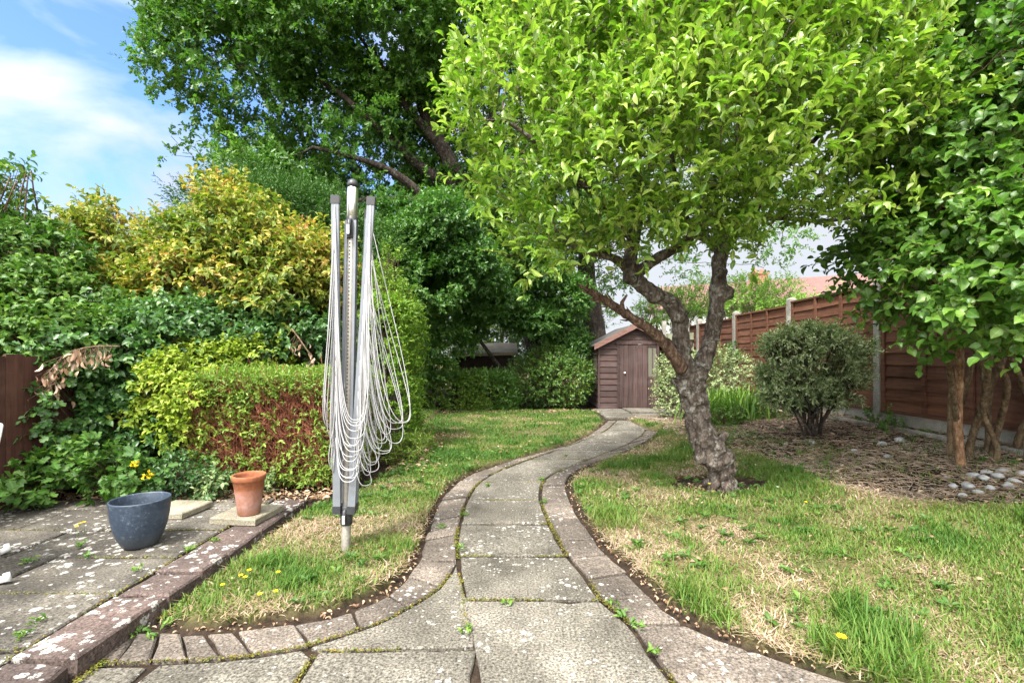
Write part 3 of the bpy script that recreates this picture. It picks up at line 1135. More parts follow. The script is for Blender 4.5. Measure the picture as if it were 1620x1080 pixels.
# ------------------------------------------------------------------ patio
PZ = 0.06
pt = MB()
rows = [-1.2, -0.7, -0.2, 0.25, 0.72, 1.2, 1.64, 2.03, 2.40, 2.78, 3.17, 3.42]
cols0 = [-3.45, -2.87, -2.26, -1.66]
for k, (y0, y1) in enumerate(zip(rows[:-1], rows[1:])):
    sh = 0.0 if k % 2 else 0.28
    xs = [-3.9] + [c - sh for c in cols0[:-1]] + [-1.66]
    for a, b in zip(xs[:-1], xs[1:]):
        if b - a > 0.03:
            pt.block([(a, y0), (b, y0), (b, y1), (a, y1)], 0.0, PZ + random.uniform(-0.005, 0.004), 0.006, 0.006, 0.012)
patio = pt.build('patio', M['patio'])
tag(patio, kind='structure')
pb_ = MB()
y = -1.2
while y < 3.4:
    l_ = random.choice([0.215, 0.215, 0.32, 0.43])
    pb_.block([(-1.655, y), (-1.425, y), (-1.425, y + l_), (-1.655, y + l_)], -0.05, PZ + random.uniform(-0.006, 0.005), 0.005, 0.008, 0.025)
    y += l_
step = pb_.build('patio_step_edging', M['patio_brick'])
tag(step, kind='structure')

# ------------------------------------------------------------------ ground sheet
LAWN_L = gl([(650, 884), (640, 897), (614, 921), (572, 945), (512, 965), (448, 976), (384, 985), (325, 990)]) + [(-1.25, 1.895), (-1.37, 1.92), (-1.37, 2.6), (-1.34, 3.3), (-1.15, 3.9), (-1.0, 4.9),
          (-1.0, 6.2), (-1.35, 7.2), (-1.65, 8.9), (-0.5, 9.3), (1.0, 9.5), (1.55, 9.3)] + gl([(955, 668), (938, 683), (903, 700), (843, 718), (784, 735.5), (745, 749), (716, 764), (688, 795), (673, 832), (662, 862)])
BED = [(1.95, 8.2), (1.97, 7.0), (2.3, 5.9), (2.38, 4.6), (2.42, 3.7), (2.55, 3.2), (2.8, 2.95), (3.3, 2.75), (4.4, 2.5), (9, 2.3)]
LAWN_R = gl([(1046, 678), (1035, 694), (1000, 714), (955, 731.5), (916, 749), (903, 765), (908, 788), (926, 822), (941, 840), (960, 866), (994, 894), (1032, 930), (1082, 972), (1180, 1018)]) + [(1.2, 1.5), (1.9, 1.45), (2.4, 0.5), (9, 0.3)] + BED[::-1]


def gx(lo, hi, d):
    return list(np.arange(lo, hi, d))


xs = np.array([-400, -150, -60, -25, -12] + gx(-8, -2.2, .12) + gx(-2.2, 5.2, .035) + gx(5.2, 9, .15) + [10, 14, 25, 60, 150, 400])
ys = np.array([-300, -60, -20, -6] + gx(-3, 1.2, .15) + gx(1.2, 5, .035) + gx(5, 10.2, .06) + gx(10.2, 15, .2) + [16, 18, 22, 30, 45, 70, 120, 250, 600])
XX, YY = np.meshgrid(xs, ys)
XF, YF = XX.ravel(), YY.ravel()


def terrain(X, Y):
    """height of the soil without the turf"""
    X = np.asarray(X, float)
    Y = np.asarray(Y, float)
    b = 0.11 * np.clip(X - 1.75, 0, 2.8) * sstep(-1.0, 1.6, Y) * (1 - 0.75 * sstep(6.3, 8.6, Y) * (1 - sstep(3.6, 4.3, X)))
    left = 0.06 * sstep(-1.5, -1.9, -(-X)) * sstep(3.3, 3.6, Y)
    left = np.where(X < -1.35, 0.06 * sstep(3.3, 3.7, Y), 0)
    return -0.015 + b + left




def pull(poly, crv, d):
    C = spline(crv, 8)
    out = []
    for q in poly:
        q = np.array(q)
        dd = np.linalg.norm(C - q, axis=1)
        j = dd.argmin()
        if dd[j] < .12:
            q = q + (q - C[j]) / max(dd[j], 1e-4) * d
        out.append(tuple(q))
    return out


LAWN_L = pull(LAWN_L, LOc, .022)
LAWN_R = pull(LAWN_R, ROc, .03)
lawnmask = inside(LAWN_L, XF, YF) | inside(LAWN_R, XF, YF)
pts2 = np.stack([XF, YF], 1)
ZF = terrain(XF, YF) + 0.02 * (vnoise(pts2, 1.7, 5) - .5) + 0.012 * (vnoise(pts2, 6, 6) - .5)
ZF += np.where(lawnmask, 0.035 + 0.012 * vnoise(pts2, 9, 8), 0)
DE = np.full(len(XF), 9.0)
hardz = inside([(-4, -2), (-1.4, -2), (-1.4, 3.4), (-4, 3.4)], XF, YF)
ZF = np.where(hardz, -0.02, ZF)
pathpoly = [tuple(p) for p in spline(ROc, 4)] + [(3.2, 8.35), (3.3, 9.7), (1.6, 9.7)] + [tuple(p) for p in spline(LOc, 4)[::-1]] + [tuple(p) for p in spline(AO, 4)] + [(-1.42, 1.2), (-3, -2), (4, -2), (2.3, 1.2)]
pin = inside(pathpoly, XF, YF)
ZF = np.where(pin & ~lawnmask, np.minimum(ZF, -0.016), ZF)
# dug ring of bare soil round the apple tree
TR = np.hypot((XF - 1.68) / 1.25, YF - 3.92)
ring = TR + 0.12 * (vnoise(pts2, 7, 2) - .5)
ZF -= 0.03 * (1 - sstep(0.24, 0.36, ring))
farz = (np.abs(XF) > 9) | (YF > 15.5) | (YF < -2.5)
ZF = np.where(farz, np.where(XF > 5, 0.25, -0.02), ZF)
lawnv = np.where(lawnmask & (ring > 0.30), 1.0, 0.0)
lawnv = np.where(farz, 1.0, lawnv)
nx, ny = len(xs), len(ys)
idx = np.arange(nx * ny).reshape(ny, nx)
Q = np.stack([idx[:-1, :-1], idx[:-1, 1:], idx[1:, 1:], idx[1:, :-1]], -1).reshape(-1, 4)
gr = mesh_np('ground', np.stack([XF, YF, ZF], 1), Q, M['ground'], smooth=True)
a = gr.data.attributes.new('lawn', 'FLOAT', 'POINT')
a.data.foreach_set('value', lawnv.astype(np.float32))
tag(gr, kind='structure')


def lawn_z(X, Y):
    p = np.stack([X, Y], 1)
    return terrain(X, Y) + 0.02 * (vnoise(p, 1.7, 5) - .5) + 0.012 * (vnoise(p, 6, 6) - .5) + 0.035 + 0.012 * vnoise(p, 9, 8)


# ------------------------------------------------------------------ grass
def grass(name, poly, zones, label=None, db=.5):
    Vs, Ts, Rs = [], [], []
    nv = 0
    P = np.array(poly)
    for (x0, x1, y0, y1, dens, h0, wd, clumpy) in zones:
        n = int((x1 - x0) * (y1 - y0) * dens)
        X = RNG.uniform(x0, x1, n)
        Y = RNG.uniform(y0, y1, n)
        jx, jy = RNG.normal(size=n) * .022, RNG.normal(size=n) * .022
        ok = inside(poly, X + jx, Y + jy)
        p = np.stack([X, Y], 1)
        rg = np.hypot((X - 1.68) / 1.25, Y - 3.92) + 0.12 * (vnoise(p, 7, 2) - .5)
        ok &= rg > 0.29
        bare = vnoise(p, 2.6, 31) * .6 + vnoise(p, 8, 32) * .4
        ok &= RNG.random(n) < sstep(0.22, 0.42, bare) * 0.85 + 0.15
        X, Y, p = X[ok], Y[ok], p[ok]
        n = len(X)
        if not n:
            continue
        Z = lawn_z(X, Y) - 0.004
        lush = vnoise(p, 1.1, 41) * .5 + vnoise(p, 3.1, 42) * .5
        tuft = sstep(0.52, 0.75, vnoise(p, 4.2, 43) * .6 + vnoise(p, 1.6, 44) * .4)
        dry = np.clip(db + 1.7 * (0.5 - lush) - 0.35 * tuft + RNG.normal(size=n) * .22, 0, 1)
        if clumpy > 2:      # coarse tall tufts only
            k = RNG.random(n) < sstep(.35, .85, tuft)
            X, Y, Z, p, dry, tuft = X[k], Y[k], Z[k], p[k], dry[k] * .8, tuft[k]
            n = len(X)
            hgt = h0 * (0.4 + 1.0 * RNG.random(n))
        else:
            hgt = h0 * (0.45 + 0.9 * RNG.random(n)) * (1 + clumpy * 1.4 * tuft)
        az = RNG.random(n) * 6.283 + 1.2 * (vnoise(p, 9, 51) - .5)
        isdry = dry > .63
        ang = np.where(isdry, RNG.uniform(.9, 1.55, n), np.abs(RNG.normal(size=n)) * .38 + .1)   # start tilt from vertical
        bend = RNG.uniform(.1, 1.0, n) * np.where(isdry, .5, 1.0)
        hd = np.stack([np.cos(az), np.sin(az)], 1)
        wv = np.stack([-np.sin(az), np.cos(az)], 1) * (wd * (0.6 + 0.7 * RNG.random(n)))[:, None]
        V = np.zeros((n, 7, 3))
        q = np.stack([X, Y, Z + np.where(isdry, .010 * RNG.random(n), 0)], 1)
        for i, f in enumerate((1, .9, .65)):
            V[:, 2 * i] = q
            V[:, 2 * i + 1] = q
            V[:, 2 * i, :2] -= wv * f / 2
            V[:, 2 * i + 1, :2] += wv * f / 2
            q = q.copy()
            q[:, :2] += hd * (np.sin(ang) * hgt / 3)[:, None]
            q[:, 2] += np.cos(ang) * hgt / 3
            ang = ang + bend * .55
        V[:, 6] = q
        T = np.array([(0, 1, 3), (0, 3, 2), (2, 3, 5), (2, 5, 4), (4, 5, 6)])[None] + (np.arange(n) * 7)[:, None, None] + nv
        nv += n * 7
        Vs.append(V.reshape(-1, 3))
        Ts.append(T.reshape(-1, 3))
        Rs.append(np.repeat(dry, 5))
    o = mesh_np(name, np.concatenate(Vs), np.concatenate(Ts), M['grass'], np.concatenate(Rs))
    tag(o, label, 'grass', kind='stuff')
    return o


grass('lawn_grass', LAWN_L, [(-1.4, 0.3, 1.75, 3.6, 22000, .042, .0044, .3), (-1.4, 0.3, 1.75, 3.6, 5000, .085, .006, 3), (-1.3, 1.0, 3.6, 6, 8000, .040, .006, .2), (-1.8, 2.0, 6, 9.6, 3200, .040, .009, .1)],
      'patchy mown grass of the lawn beside the patio, reaching back to the dark hedges', .37)
grass('lawn_grass', LAWN_R, [(0.2, 3.2, 1.3, 3.2, 24000, .043, .0046, .4), (0.2, 4.2, 1.2, 3.4, 7500, .105, .0060, 3), (3.2, 6, .8, 3.2, 5000, .055, .006, .5), (0.2, 3.0, 3.2, 5, 9000, .046, .006, .3), (0.2, 2.6, 3.2, 5, 2500, .085, .007, 3), (0.2, 3.0, 5, 8.2, 3600, .042, .009, .2)],
      'dry tufty grass with straw patches under and before the apple tree', .61)

# ================================================================== pots, loose slabs, chair
c = G(222, 862, PZ)
pot = thing('plant_pot', 'wide dark blue glazed plant pot, empty, standing on the patio', 'plant pot', (c[0], c[1], PZ + 0.003))
b = MB()
prof = [(0.0, 0.0), (0.088, 0.0), (0.100, 0.008), (0.125, 0.05), (0.146, 0.10), (0.159, 0.155), (0.166, 0.21), (0.169, 0.243), (0.170, 0.248), (0.168, 0.252), (0.160, 0.252), (0.157, 0.246),
        (0.150, 0.16), (0.135, 0.09), (0.10, 0.035), (0.0, 0.03)]
prof = [(r_ * .80, z * .97) for r_, z in prof]
b.lathe(prof, 56, pot.location)
b.build('pot_body', M['bluepot'], pot, smooth=True)
b = MB()
b.lathe([(0.0, 0.05), (0.088, 0.052), (0.092, 0.049), (0.0, 0.04)], 40, pot.location)
b.build('soil', M['mulch'], pot, smooth=True)

sx_, sy_ = G(388, 821, PZ)
b = MB()
b.block([(sx_ - .165, sy_ - .10), (sx_ + .13, sy_ - .13), (sx_ + .16, sy_ + .16), (sx_ - .13, sy_ + .19)], PZ + 0.004, PZ + 0.042, 0.0, 0.006, r=.4)
o = b.build('paving_slab', M['oldslab'], loc=(sx_, sy_, PZ))
tag(o, 'small mossy square slab lying under the terracotta pot', 'paving slab')
sx2, sy2 = G(283, 812, PZ)
b = MB()
b.block([(sx2 - .17, sy2 - .10), (sx2 + .10, sy2 - .12), (sx2 + .13, sy2 + .15), (sx2 - .14, sy2 + .17)], PZ + 0.004, PZ + 0.04, 0.0, 0.006, r=.8)
o = b.build('paving_slab', M['oldslab'], loc=(sx2, sy2, PZ))
tag(o, 'loose pale slab half hidden behind the blue pot', 'paving slab')

tz = PZ + 0.043
c = G(394, 812, tz)
pot = thing('plant_pot', 'tall narrow terracotta pot with a chalky lower half, on a mossy slab', 'plant pot', (c[0], c[1], tz))
b = MB()
b.lathe([(r_ * .87, z) for r_, z in [(0, 0), (0.066, 0), (0.071, 0.006), (0.080, 0.07), (0.090, 0.14), (0.0995, 0.202), (0.101, 0.203), (0.1045, 0.207), (0.1075, 0.214), (0.109, 0.228), (0.108, 0.238),
         (0.104, 0.240), (0.096, 0.238), (0.0935, 0.225), (0.085, 0.13), (0.068, 0.02), (0, 0.018)]], 48, pot.location)
b.build('pot_body', M['terracotta'], pot, smooth=True)

# white cast chair whose feet reach in from the left
ch = thing('garden_chair', 'white ornate metal garden chair just entering at the left edge of the patio', 'chair', (-2.56, 2.10, PZ))
ex, ey = Vector((0.72, -0.69, 0)), Vector((0.69, 0.72, 0))
o_ = Vector((-2.565, 2.10, PZ))


def CP(u, v_, z):
    return o_ + ex * u + ey * v_ + Vector((0, 0, z))


for su in (-1, 1):
    for sv in (-1, 1):
        b = MB()
        b.tube([CP(su * .14, sv * .14, .43), CP(su * .16, sv * .16, .3), CP(su * .165, sv * .165, .15), CP(su * .19, sv * .19, .05), CP(su * .225, sv * .235, .015), CP(su * .24, sv * .26, .02),
                CP(su * .235, sv * .255, .045)], [.013, .012, .012, .013, .016, .018, .012], 8)
        b.build('leg', M['whitemetal'], ch, smooth=True)
b = MB()
b.lathe([(0, .43), (.19, .43), (.205, .437), (.205, .452), (.19, .458), (0, .455)], 32, o_)
b.build('seat', M['whitemetal'], ch, smooth=True)
b = MB()
arc = [CP(-.2 - .02 * math.sin(t), .2 * math.cos(t), .45 + .42 * math.sin(t)) for t in np.linspace(0, math.pi, 18)]
b.tube(arc, .013, 8)
for k in range(-2, 3):
    b.tube([CP(-.2, k * .05, .46), CP(-.215, k * .075, .62), CP(-.215, k * .03, .8)], .007, 6)
    b.tube([CP(-.215 + .0, k * .06 + .03 * math.cos(t), .62 + .05 * math.sin(t)) for t in np.linspace(0, 6.28, 14)], .005, 5)
b.build('backrest', M['whitemetal'], ch, smooth=True)
b = MB()
for sv in (-1, 1):
    b.tube([CP(-.2, sv * .2, .66), CP(-.05, sv * .235, .665), CP(.09, sv * .23, .64), CP(.12, sv * .215, .55), CP(.11, sv * .19, .455)], .012, 8)
b.build('armrest', M['whitemetal'], ch, smooth=True)

# ================================================================== rotary clothes dryer
DX, DY = G(547, 878, 0.0)
DZ = float(lawn_z(np.array([DX]), np.array([DY]))[0]) - 0.02
dr = thing('rotary_clothes_dryer', 'folded rotary clothes dryer on a steel post standing in the lawn', 'clothes dryer', (DX, DY, DZ))
LEAN = 0.019


def D3(x, y, z):
    """dryer space (z above the camera-level zero) -> world"""
    return Vector((DX + x + LEAN * z, DY + y, z))


def zpx(py):
    return H - (py - HZ) / F * DY


def prof_tube(mb, z0, z1, r, n=20):
    mb.tube([D3(0, 0, z0), D3(0, 0, z0 + .004), D3(0, 0, z1 - .004), D3(0, 0, z1)], [r * .9, r, r, r * .9], n)


b = MB()
prof_tube(b, DZ - .1, zpx(815), .0235)
b.build('ground_socket', M['oldsteel'], dr, smooth=True)
b = MB()
prof_tube(b, zpx(829), zpx(798), .031)
b.tube([D3(0, -.012, zpx(803)), D3(0, -.034, zpx(806)), D3(0, -.036, zpx(824))], [.012, .012, .010], 8)
hub = b.build('collar', M['blackpl'], dr, smooth=True)
b = MB()
b.box(DX - .006 + LEAN * .2, DX + .008 + LEAN * .2, DY - .052, DY - .046, zpx(824), zpx(811))
b.build('release_clip', M['cord'], hub)
b = MB()
prof_tube(b, zpx(815), zpx(345), .0205)
pole = b.build('pole', M['oldsteel'], dr, smooth=True)
b = MB()
for k in range(48):
    z = zpx(380) - k * .0195
    b.tube([D3(-.003, -.0196, z), D3(-.003, -.0212, z)], [.0042, .0042], 8)
b.build('notch_row', M['hole'], pole)
b = MB()
prof_tube(b, zpx(345), zpx(297), .0285, 24)
b.build('upper_sleeve', M['steel'], dr, smooth=True)
b = MB()
b.tube([D3(0, 0, zpx(297)), D3(0, 0, zpx(291)), D3(0, 0, zpx(286)), D3(0, 0, zpx(283.5))], [.0287, .0285, .022, .008], 20)
b.build('end_cap', M['blackpl'], dr, smooth=True)
b = MB()
prof_tube(b, zpx(378), zpx(343), .030, 16)
b.tube([D3(0, -.02, zpx(350)), D3(0, -.043, zpx(353)), D3(0, -.045, zpx(372))], [.012, .013, .011], 8)
rc = b.build('runner', M['blackpl'], dr, smooth=True)
b = MB()
b.box(DX - .007 + LEAN * 1.7, DX + .006 + LEAN * 1.7, DY - .061, DY - .055, zpx(374), zpx(360))
b.build('lever', M['steel'], rc)
zb = zpx(803)
arms = {'FL': ((-.040, -.030), (-.068, -.062), zpx(318)), 'FR': ((.036, -.032), (.118, -.060), zpx(320)), 'BR': ((.028, .034), (.072, .055), zpx(330)), 'BL': ((-.030, .034), (-.018, .062), zpx(328))}


def arm_pt(k, z):
    (x0, y0), (x1, y1), zt = arms[k]
    t = (z - zb) / (zt - zb)
    return D3(x0 + (x1 - x0) * t, y0 + (y1 - y0) * t, z)


for k, ((x0, y0), (x1, y1), zt) in arms.items():
    b = MB()
    A, B = arm_pt(k, zb), arm_pt(k, zt)
    b.bar(A, B, .038, .019, up=(0, 1, 0))
    arm = b.build('arm', M['alu'], dr)
    b = MB()
    b.bar(arm_pt(k, zt - .035), arm_pt(k, zt + .008), .043, .025, up=(0, 1, 0))
    b.build('end_cap', M['blackpl'], arm)
    b = MB()
    b.bar(arm_pt(k, zb - .02), arm_pt(k, zb + .02), .042, .028, up=(0, 1, 0))
    b.build('hinge', M['blackpl'], arm)
    b = MB()
    b.bar(D3(x0 * .62, y0 * .62, zpx(350)), D3(x0 * .7, y0 * .7, zpx(790)), .014, .009, up=(0, 1, 0))
    b.build('strut', M['alu'], arm)
b = MB()
order = [('FL', 'FR', (.035, -.05), .022, 1.0), ('FR', 'BR', (.185, -.02), .03, 1.7), ('BR', 'BL', (.06, .07), .04, .8), ('BL', 'FL', (-.045, -.02), .025, 1.5)]
ztop, zlow = zpx(334), zpx(690)
NC = 16
for a_, b2, (ox, oy), wd, asym in order:
    for k in range(NC):
        f = k / (NC - 1)
        z = ztop + (zlow - ztop) * f + random.uniform(-.008, .008)
        s_ = z - zb
        zbot = zb + .06 + .27 * s_ + random.uniform(-.035, .03)
        A, B = arm_pt(a_, z), arm_pt(b2, z)
        A = A + Vector((0, -.012, 0))
        B = B + Vector((0, -.012 if b2[0] == 'F' else .0, 0))
        dh = Vector((B.x - A.x, B.y - A.y, 0))
        dh = dh.normalized() if dh.length > 1e-5 else Vector((1, 0, 0))
        sway = .6 + .65 * random.random()
        tw = random.uniform(-.02, .02)
        pw_ = random.uniform(2.3, 3.0)
        pts = []
        for t in np.linspace(0, 1, 40):
            q = A.lerp(B, t)
            u = abs(2 * t - 1)
            dep = (1 - u ** pw_)
            ws = math.sin(2 * math.pi * t) * (0.3 + .7 * dep)
            bul = math.sin(math.pi * t ** asym)
            q = q - dh * wd * sway * ws + Vector((ox, oy + tw, 0)) * bul * sway * (.5 + .6 * (1 - f))
            q += Vector((mnoise.noise(Vector((t * 3, k * 1.7, ox * 50))), mnoise.noise(Vector((t * 3, k * 1.7 + 9, ox * 50))), 0)) * .010 * dep
            q.z = z - (z - zbot) * dep
            pts.append(q)
        b.tube(pts, .0022, 5)
b.build('clothes_line', M['cord'], dr, smooth=True)

# ================================================================== shed
SX0, SX1, SY0, SY1 = 1.77, 3.23, 9.8, 11.6
ZE, ZR = 1.30, 1.69
sh = thing('garden_shed', 'small brown wooden garden shed with a pitched roof at the end of the path', 'shed', (2.5, 9.8, 0.0))
b = MB()
xc = (SX0 + SX1) / 2
nb = 11
hb = (ZE + .02) / nb
for k in range(nb):      # weatherboarding: front left, left side
    z0, z1 = .02 + k * hb, .02 + (k + 1) * hb
    for (xa, xb_) in ((SX0, 2.16),):
        b.add([(xa, SY0 - .016, z0), (xb_, SY0 - .016, z0), (xb_, SY0, z1), (xa, SY0, z1), (xa, SY0 + .03, z0), (xb_, SY0 + .03, z0), (xb_, SY0 + .03, z1), (xa, SY0 + .03, z1)],
              [(0, 1, 2, 3), (0, 4, 5, 1), (3, 2, 6, 7)])
    b.add([(SX0 - .016, SY1, z0), (SX0 - .016, SY0, z0), (SX0, SY0, z1), (SX0, SY1, z1), (SX0 + .03, SY1, z0), (SX0 + .03, SY0, z0)], [(0, 1, 2, 3), (0, 4, 5, 1)])
    b.box(SX1 - .03, SX1, SY0, SY1, z0, z1)
    b.box(SX0, SX1, SY1 - .03, SY1 - .001, z0, z1)
# gable boards
for k in range(4):
    z0, z1 = ZE + .02 + k * .095, ZE + .02 + (k + 1) * .095
    h0 = max(0.02, (ZR - z0) / (ZR - ZE) * .73)
    h1 = max(0.0, (ZR - z1) / (ZR - ZE) * .73)
    b.add([(xc - h0, SY0 - .018, z0), (xc + h0, SY0 - .018, z0), (xc + h1, SY0 - .002, z1), (xc - h1, SY0 - .002, z1), (xc - h0, SY0 + .03, z0), (xc + h0, SY0 + .03, z0)], [(0, 1, 2, 3), (0, 4, 5, 1)])
    b.box(xc - h1, xc + h1, SY1 - .03, SY1, z0, z1)
b.box(SX0 + .05, SX1 - .05, SY0 + .01, SY1 - .05, -.03, .03)
b.build('wall', M['shed'], sh)
b = MB()
for x in (SX0 - .012, 2.145):
    b.box(x - .018, x + .018, SY0 - .03, SY0 + .01, .0, ZE + .01)
b.box(2.10, 2.97, SY0 - .034, SY0 - .012, ZE + .015, ZE + .075)
b.box(2.935, 2.972, SY0 - .03, SY0 + .01, .0, ZE + .01)
b.build('corner_trim', M['shed_v'], sh)
dpl = MB()
dw = (2.735 - 2.168) / 6
for k in range(6):
    dpl.box(2.168 + k * dw + .002, 2.168 + (k + 1) * dw - .002, SY0 - .018 - .002 * (k % 2), SY0 + .004, .035, ZE + .005)
door = dpl.build('door', M['shed_v'], sh)
b = MB()
b.lathe([(0, .035), (.016, .033), (.021, .02), (.016, .006), (.01, 0)], 14, (0, 0, 0))
kx, kz = 2.277, 0.735
b.v = [(kx + x, SY0 - .02 - z, kz + y) for x, y, z in b.v]
b.build('handle', M['brass'], door, smooth=True)
b = MB()
for k in range(3):
    x0 = 2.742 + k * .065
    b.box(x0 + .002, x0 + .063, SY0 - .016, SY0 + .004, .035, .62)
b.box(2.738, 2.94, SY0 - .02, SY0 + .004, .62, .665)
b.build('side_panel', M['shed_v'], sh)
b = MB()
b.box(2.755, 2.925, SY0 - .006, SY0 - .002, .665, ZE - .04)
wn = b.build('window', M['glass'], sh)
b = MB()
b.box(2.738, 2.94, SY0 - .02, SY0 + .004, ZE - .04, ZE + .005)
for x in (2.738, 2.835, 2.918):
    b.box(x, x + .02, SY0 - .014, SY0 - .0065, .665, ZE - .04)
b.build('frame', M['shed_v'], wn)
b = MB()
for k in range(3):      # windows in the left wall
    y0 = SY0 + .25 + k * .42
    b.box(SX0 - .024, SX0 - .018, y0, y0 + .36, .72, 1.15)
wn = b.build('window', M['glass'], sh)
b = MB()
for k in range(4):
    y0 = SY0 + .21 + k * .42
    b.box(SX0 - .032, SX0 - .01, y0, y0 + .04, .68, 1.19)
b.box(SX0 - .030, SX0 - .012, SY0 + .2, SY0 + 1.52, .66, .70)
b.box(SX0 - .030, SX0 - .012, SY0 + .2, SY0 + 1.52, 1.15, 1.19)
b.build('frame', M['shed'], wn)
ov, oh = .11, .10
b = MB()
for s_ in (-1, 1):
    xe = xc + s_ * (.73 + ov)
    ze = ZE - (ZR - ZE) / .73 * ov + .02
    for (zo) in (0.0,):
        b.add([(xc, SY0 - oh, ZR + .035), (xe, SY0 - oh, ze + .035), (xe, SY1 + oh, ze + .035), (xc, SY1 + oh, ZR + .035), (xc, SY0 - oh, ZR + .01), (xe, SY0 - oh, ze + .01), (xe, SY1 + oh, ze + .01), (xc, SY1 + oh, ZR + .01)],
              [(0, 1, 2, 3), (7, 6, 5, 4), (0, 4, 5, 1), (1, 5, 6, 2), (2, 6, 7, 3)])
roof = b.build('roof', M['felt'], sh)
b = MB()
for s_ in (-1, 1):
    xe = xc + s_ * (.73 + ov + .01)
    ze = ZE - (ZR - ZE) / .73 * (ov + .01) + .02
    b.add([(xc, SY0 - oh - .022, ZR + .045), (xe, SY0 - oh - .022, ze + .045), (xe, SY0 - oh - .022, ze - .055), (xc, SY0 - oh - .022, ZR - .055),
           (xc, SY0 - oh - .002, ZR + .045), (xe, SY0 - oh - .002, ze + .045), (xe, SY0 - oh - .002, ze - .055), (xc, SY0 - oh - .002, ZR - .055)],
          [(0, 1, 2, 3), (7, 6, 5, 4), (0, 4, 5, 1), (1, 5, 6, 2), (2, 6, 7, 3)])
b.build('fascia', M['fascia'], roof)

# ================================================================== right-hand fence
FX = 4.46
py_ = [2.1, 4.0, 5.85, 7.72, 9.62, 11.5, 13.4]
FB, FT = 0.285, 1.91
fn = thing('wooden_fence', 'brown waney lap panel fence between concrete posts beside the mulch bed', 'fence', (FX, 5.85, .25))
for k, y in enumerate(py_):
    b = MB()
    zt = FT + (.06 if y < 9 else .02)
    b.add([(FX - .055, y - .05, 0), (FX + .055, y - .05, 0), (FX + .055, y + .05, 0), (FX - .055, y + .05, 0), (FX - .055, y - .05, zt), (FX + .055, y - .05, zt), (FX + .055, y + .05, zt), (FX - .055, y + .05, zt),
           (FX - .03, y - .03, zt + .03), (FX + .03, y - .03, zt + .03), (FX + .03, y + .03, zt + .03), (FX - .03, y + .03, zt + .03)],
          [(0, 1, 5, 4), (1, 2, 6, 5), (2, 3, 7, 6), (3, 0, 4, 7), (4, 5, 9, 8), (5, 6, 10, 9), (6, 7, 11, 10), (7, 4, 8, 11), (8, 9, 10, 11)])
    b.build('post', M['concrete'], fn)
for k, (ya, yb) in enumerate(zip(py_[:-1], py_[1:])):
    ya, yb = ya + .052, yb - .052
    drop = 0.0 if ya < 7 else (.05 if ya < 9 else .1)
    b = MB()
    b.box(FX - .022, FX + .022, ya, yb, .12, FB + .13)
    b.build('gravel_board', M['concrete'], fn)
    b = MB()
    zt = FT - drop
    zb_ = FB + .15
    z = zb_
    nbd = 11
    hb = (zt - zb_) / nbd
    for q in range(nbd):     # waney edged lapped boards, wavy lower edge
        z0 = zb_ + q * hb
        ns = 16
        yy = np.linspace(ya, yb, ns)
        w1 = [z0 - .012 + .014 * (mnoise.noise(Vector((k * 9 + 3.1, y_ * 2.2, q * 7.7))) + .6 * mnoise.noise(Vector((k * 9, y_ * 6, q * 3.3)))) for y_ in yy]
        tilt = random.uniform(-.004, .004)
        vsx, fsx = [], []
        for i, y_ in enumerate(yy):
            vsx += [(FX - .020 + tilt, y_, w1[i]), (FX - .004, y_, z0 + hb + .004), (FX - .010, y_, w1[i] - .001)]
        for i in range(ns - 1):
            a = i * 3
            fsx += [(a + 3, a, a + 1, a + 4), (a, a + 3, a + 5, a + 2)]
        b.add(vsx, fsx)
    b.box(FX + .0, FX + .012, ya, yb, zb_ - .02, zt)
    pn = b.build('panel', M['fence'], fn)
    b = MB()
    for t in (0.018, 0.345, 0.655, 0.982):
        yc = ya + (yb - ya) * t
        b.box(FX - .044, FX - .021, yc - .022, yc + .022, zb_ - .03, zt - .002)
    b.box(FX - .046, FX + .03, ya, yb, zt, zt + .028)
    b.box(FX - .040, FX - .019, ya, yb, zb_ - .035, zb_ + .01)
    b.build('batten', M['fence'], pn)
# low concrete edging in front of the gravel board
b = MB()
for ya in (3.6, 4.52, 5.44):
    b.block([(FX - .30, ya), (FX - .24, ya), (FX - .24, ya + .9), (FX - .30, ya + .9)], .12, .29, 0, .006, .01)
o = b.build('bed_edging', M['concrete'], loc=(FX - .27, 4.9, .2))
tag(o, 'low weathered concrete edging strip along the foot of the fence', 'edging')
# older fence beyond the shed
of = thing('rail_fence', 'old mossy horizontal board fence between shed and brown fence', 'fence', (3.9, 11.6, 0))
b = MB()
for k in range(6):
    z = .25 + k * .26
    b.bar((3.2, 12.5, z), (4.42, 11.75, z + .02), .03, .17, up=(0, 0, 1))
b.build('board', M['greyrail'], of)
for x, y, zt in ((3.35, 12.36, 1.72), (3.78, 12.08, 1.95), (4.25, 11.82, 1.98)):
    b = MB()
    b.box(x - .05, x + .05, y - .09, y - .01, 0, zt)
    b.build('post', M['concrete'], of)

# ================================================================== left fence
lf = thing('board_fence', 'low dark brown board fence at the left, partly under ivy', 'fence', (-3.32, 3.5, 0))
b = MB()
y = 1.8
while y < 9.2:
    wv = random.uniform(.11, .135)
    b.box(-3.33 - random.uniform(0, .006), -3.312, y + .002, y + wv - .002, .02, 1.06 + random.uniform(-.012, .012))
    y += wv
b.build('board', M['fence_dark'], lf)
b = MB()
for z in (.3, .85):
    b.box(-3.375, -3.34, 1.8, 9.2, z - .035, z + .035)
b.build('rail', M['fence_dark'], lf)
for y in (1.8, 4.2, 6.6, 9.0):
    b = MB()
    b.box(-3.45, -3.377, y, y + .075, 0, 1.05)
    b.build('post', M['fence_dark'], lf)

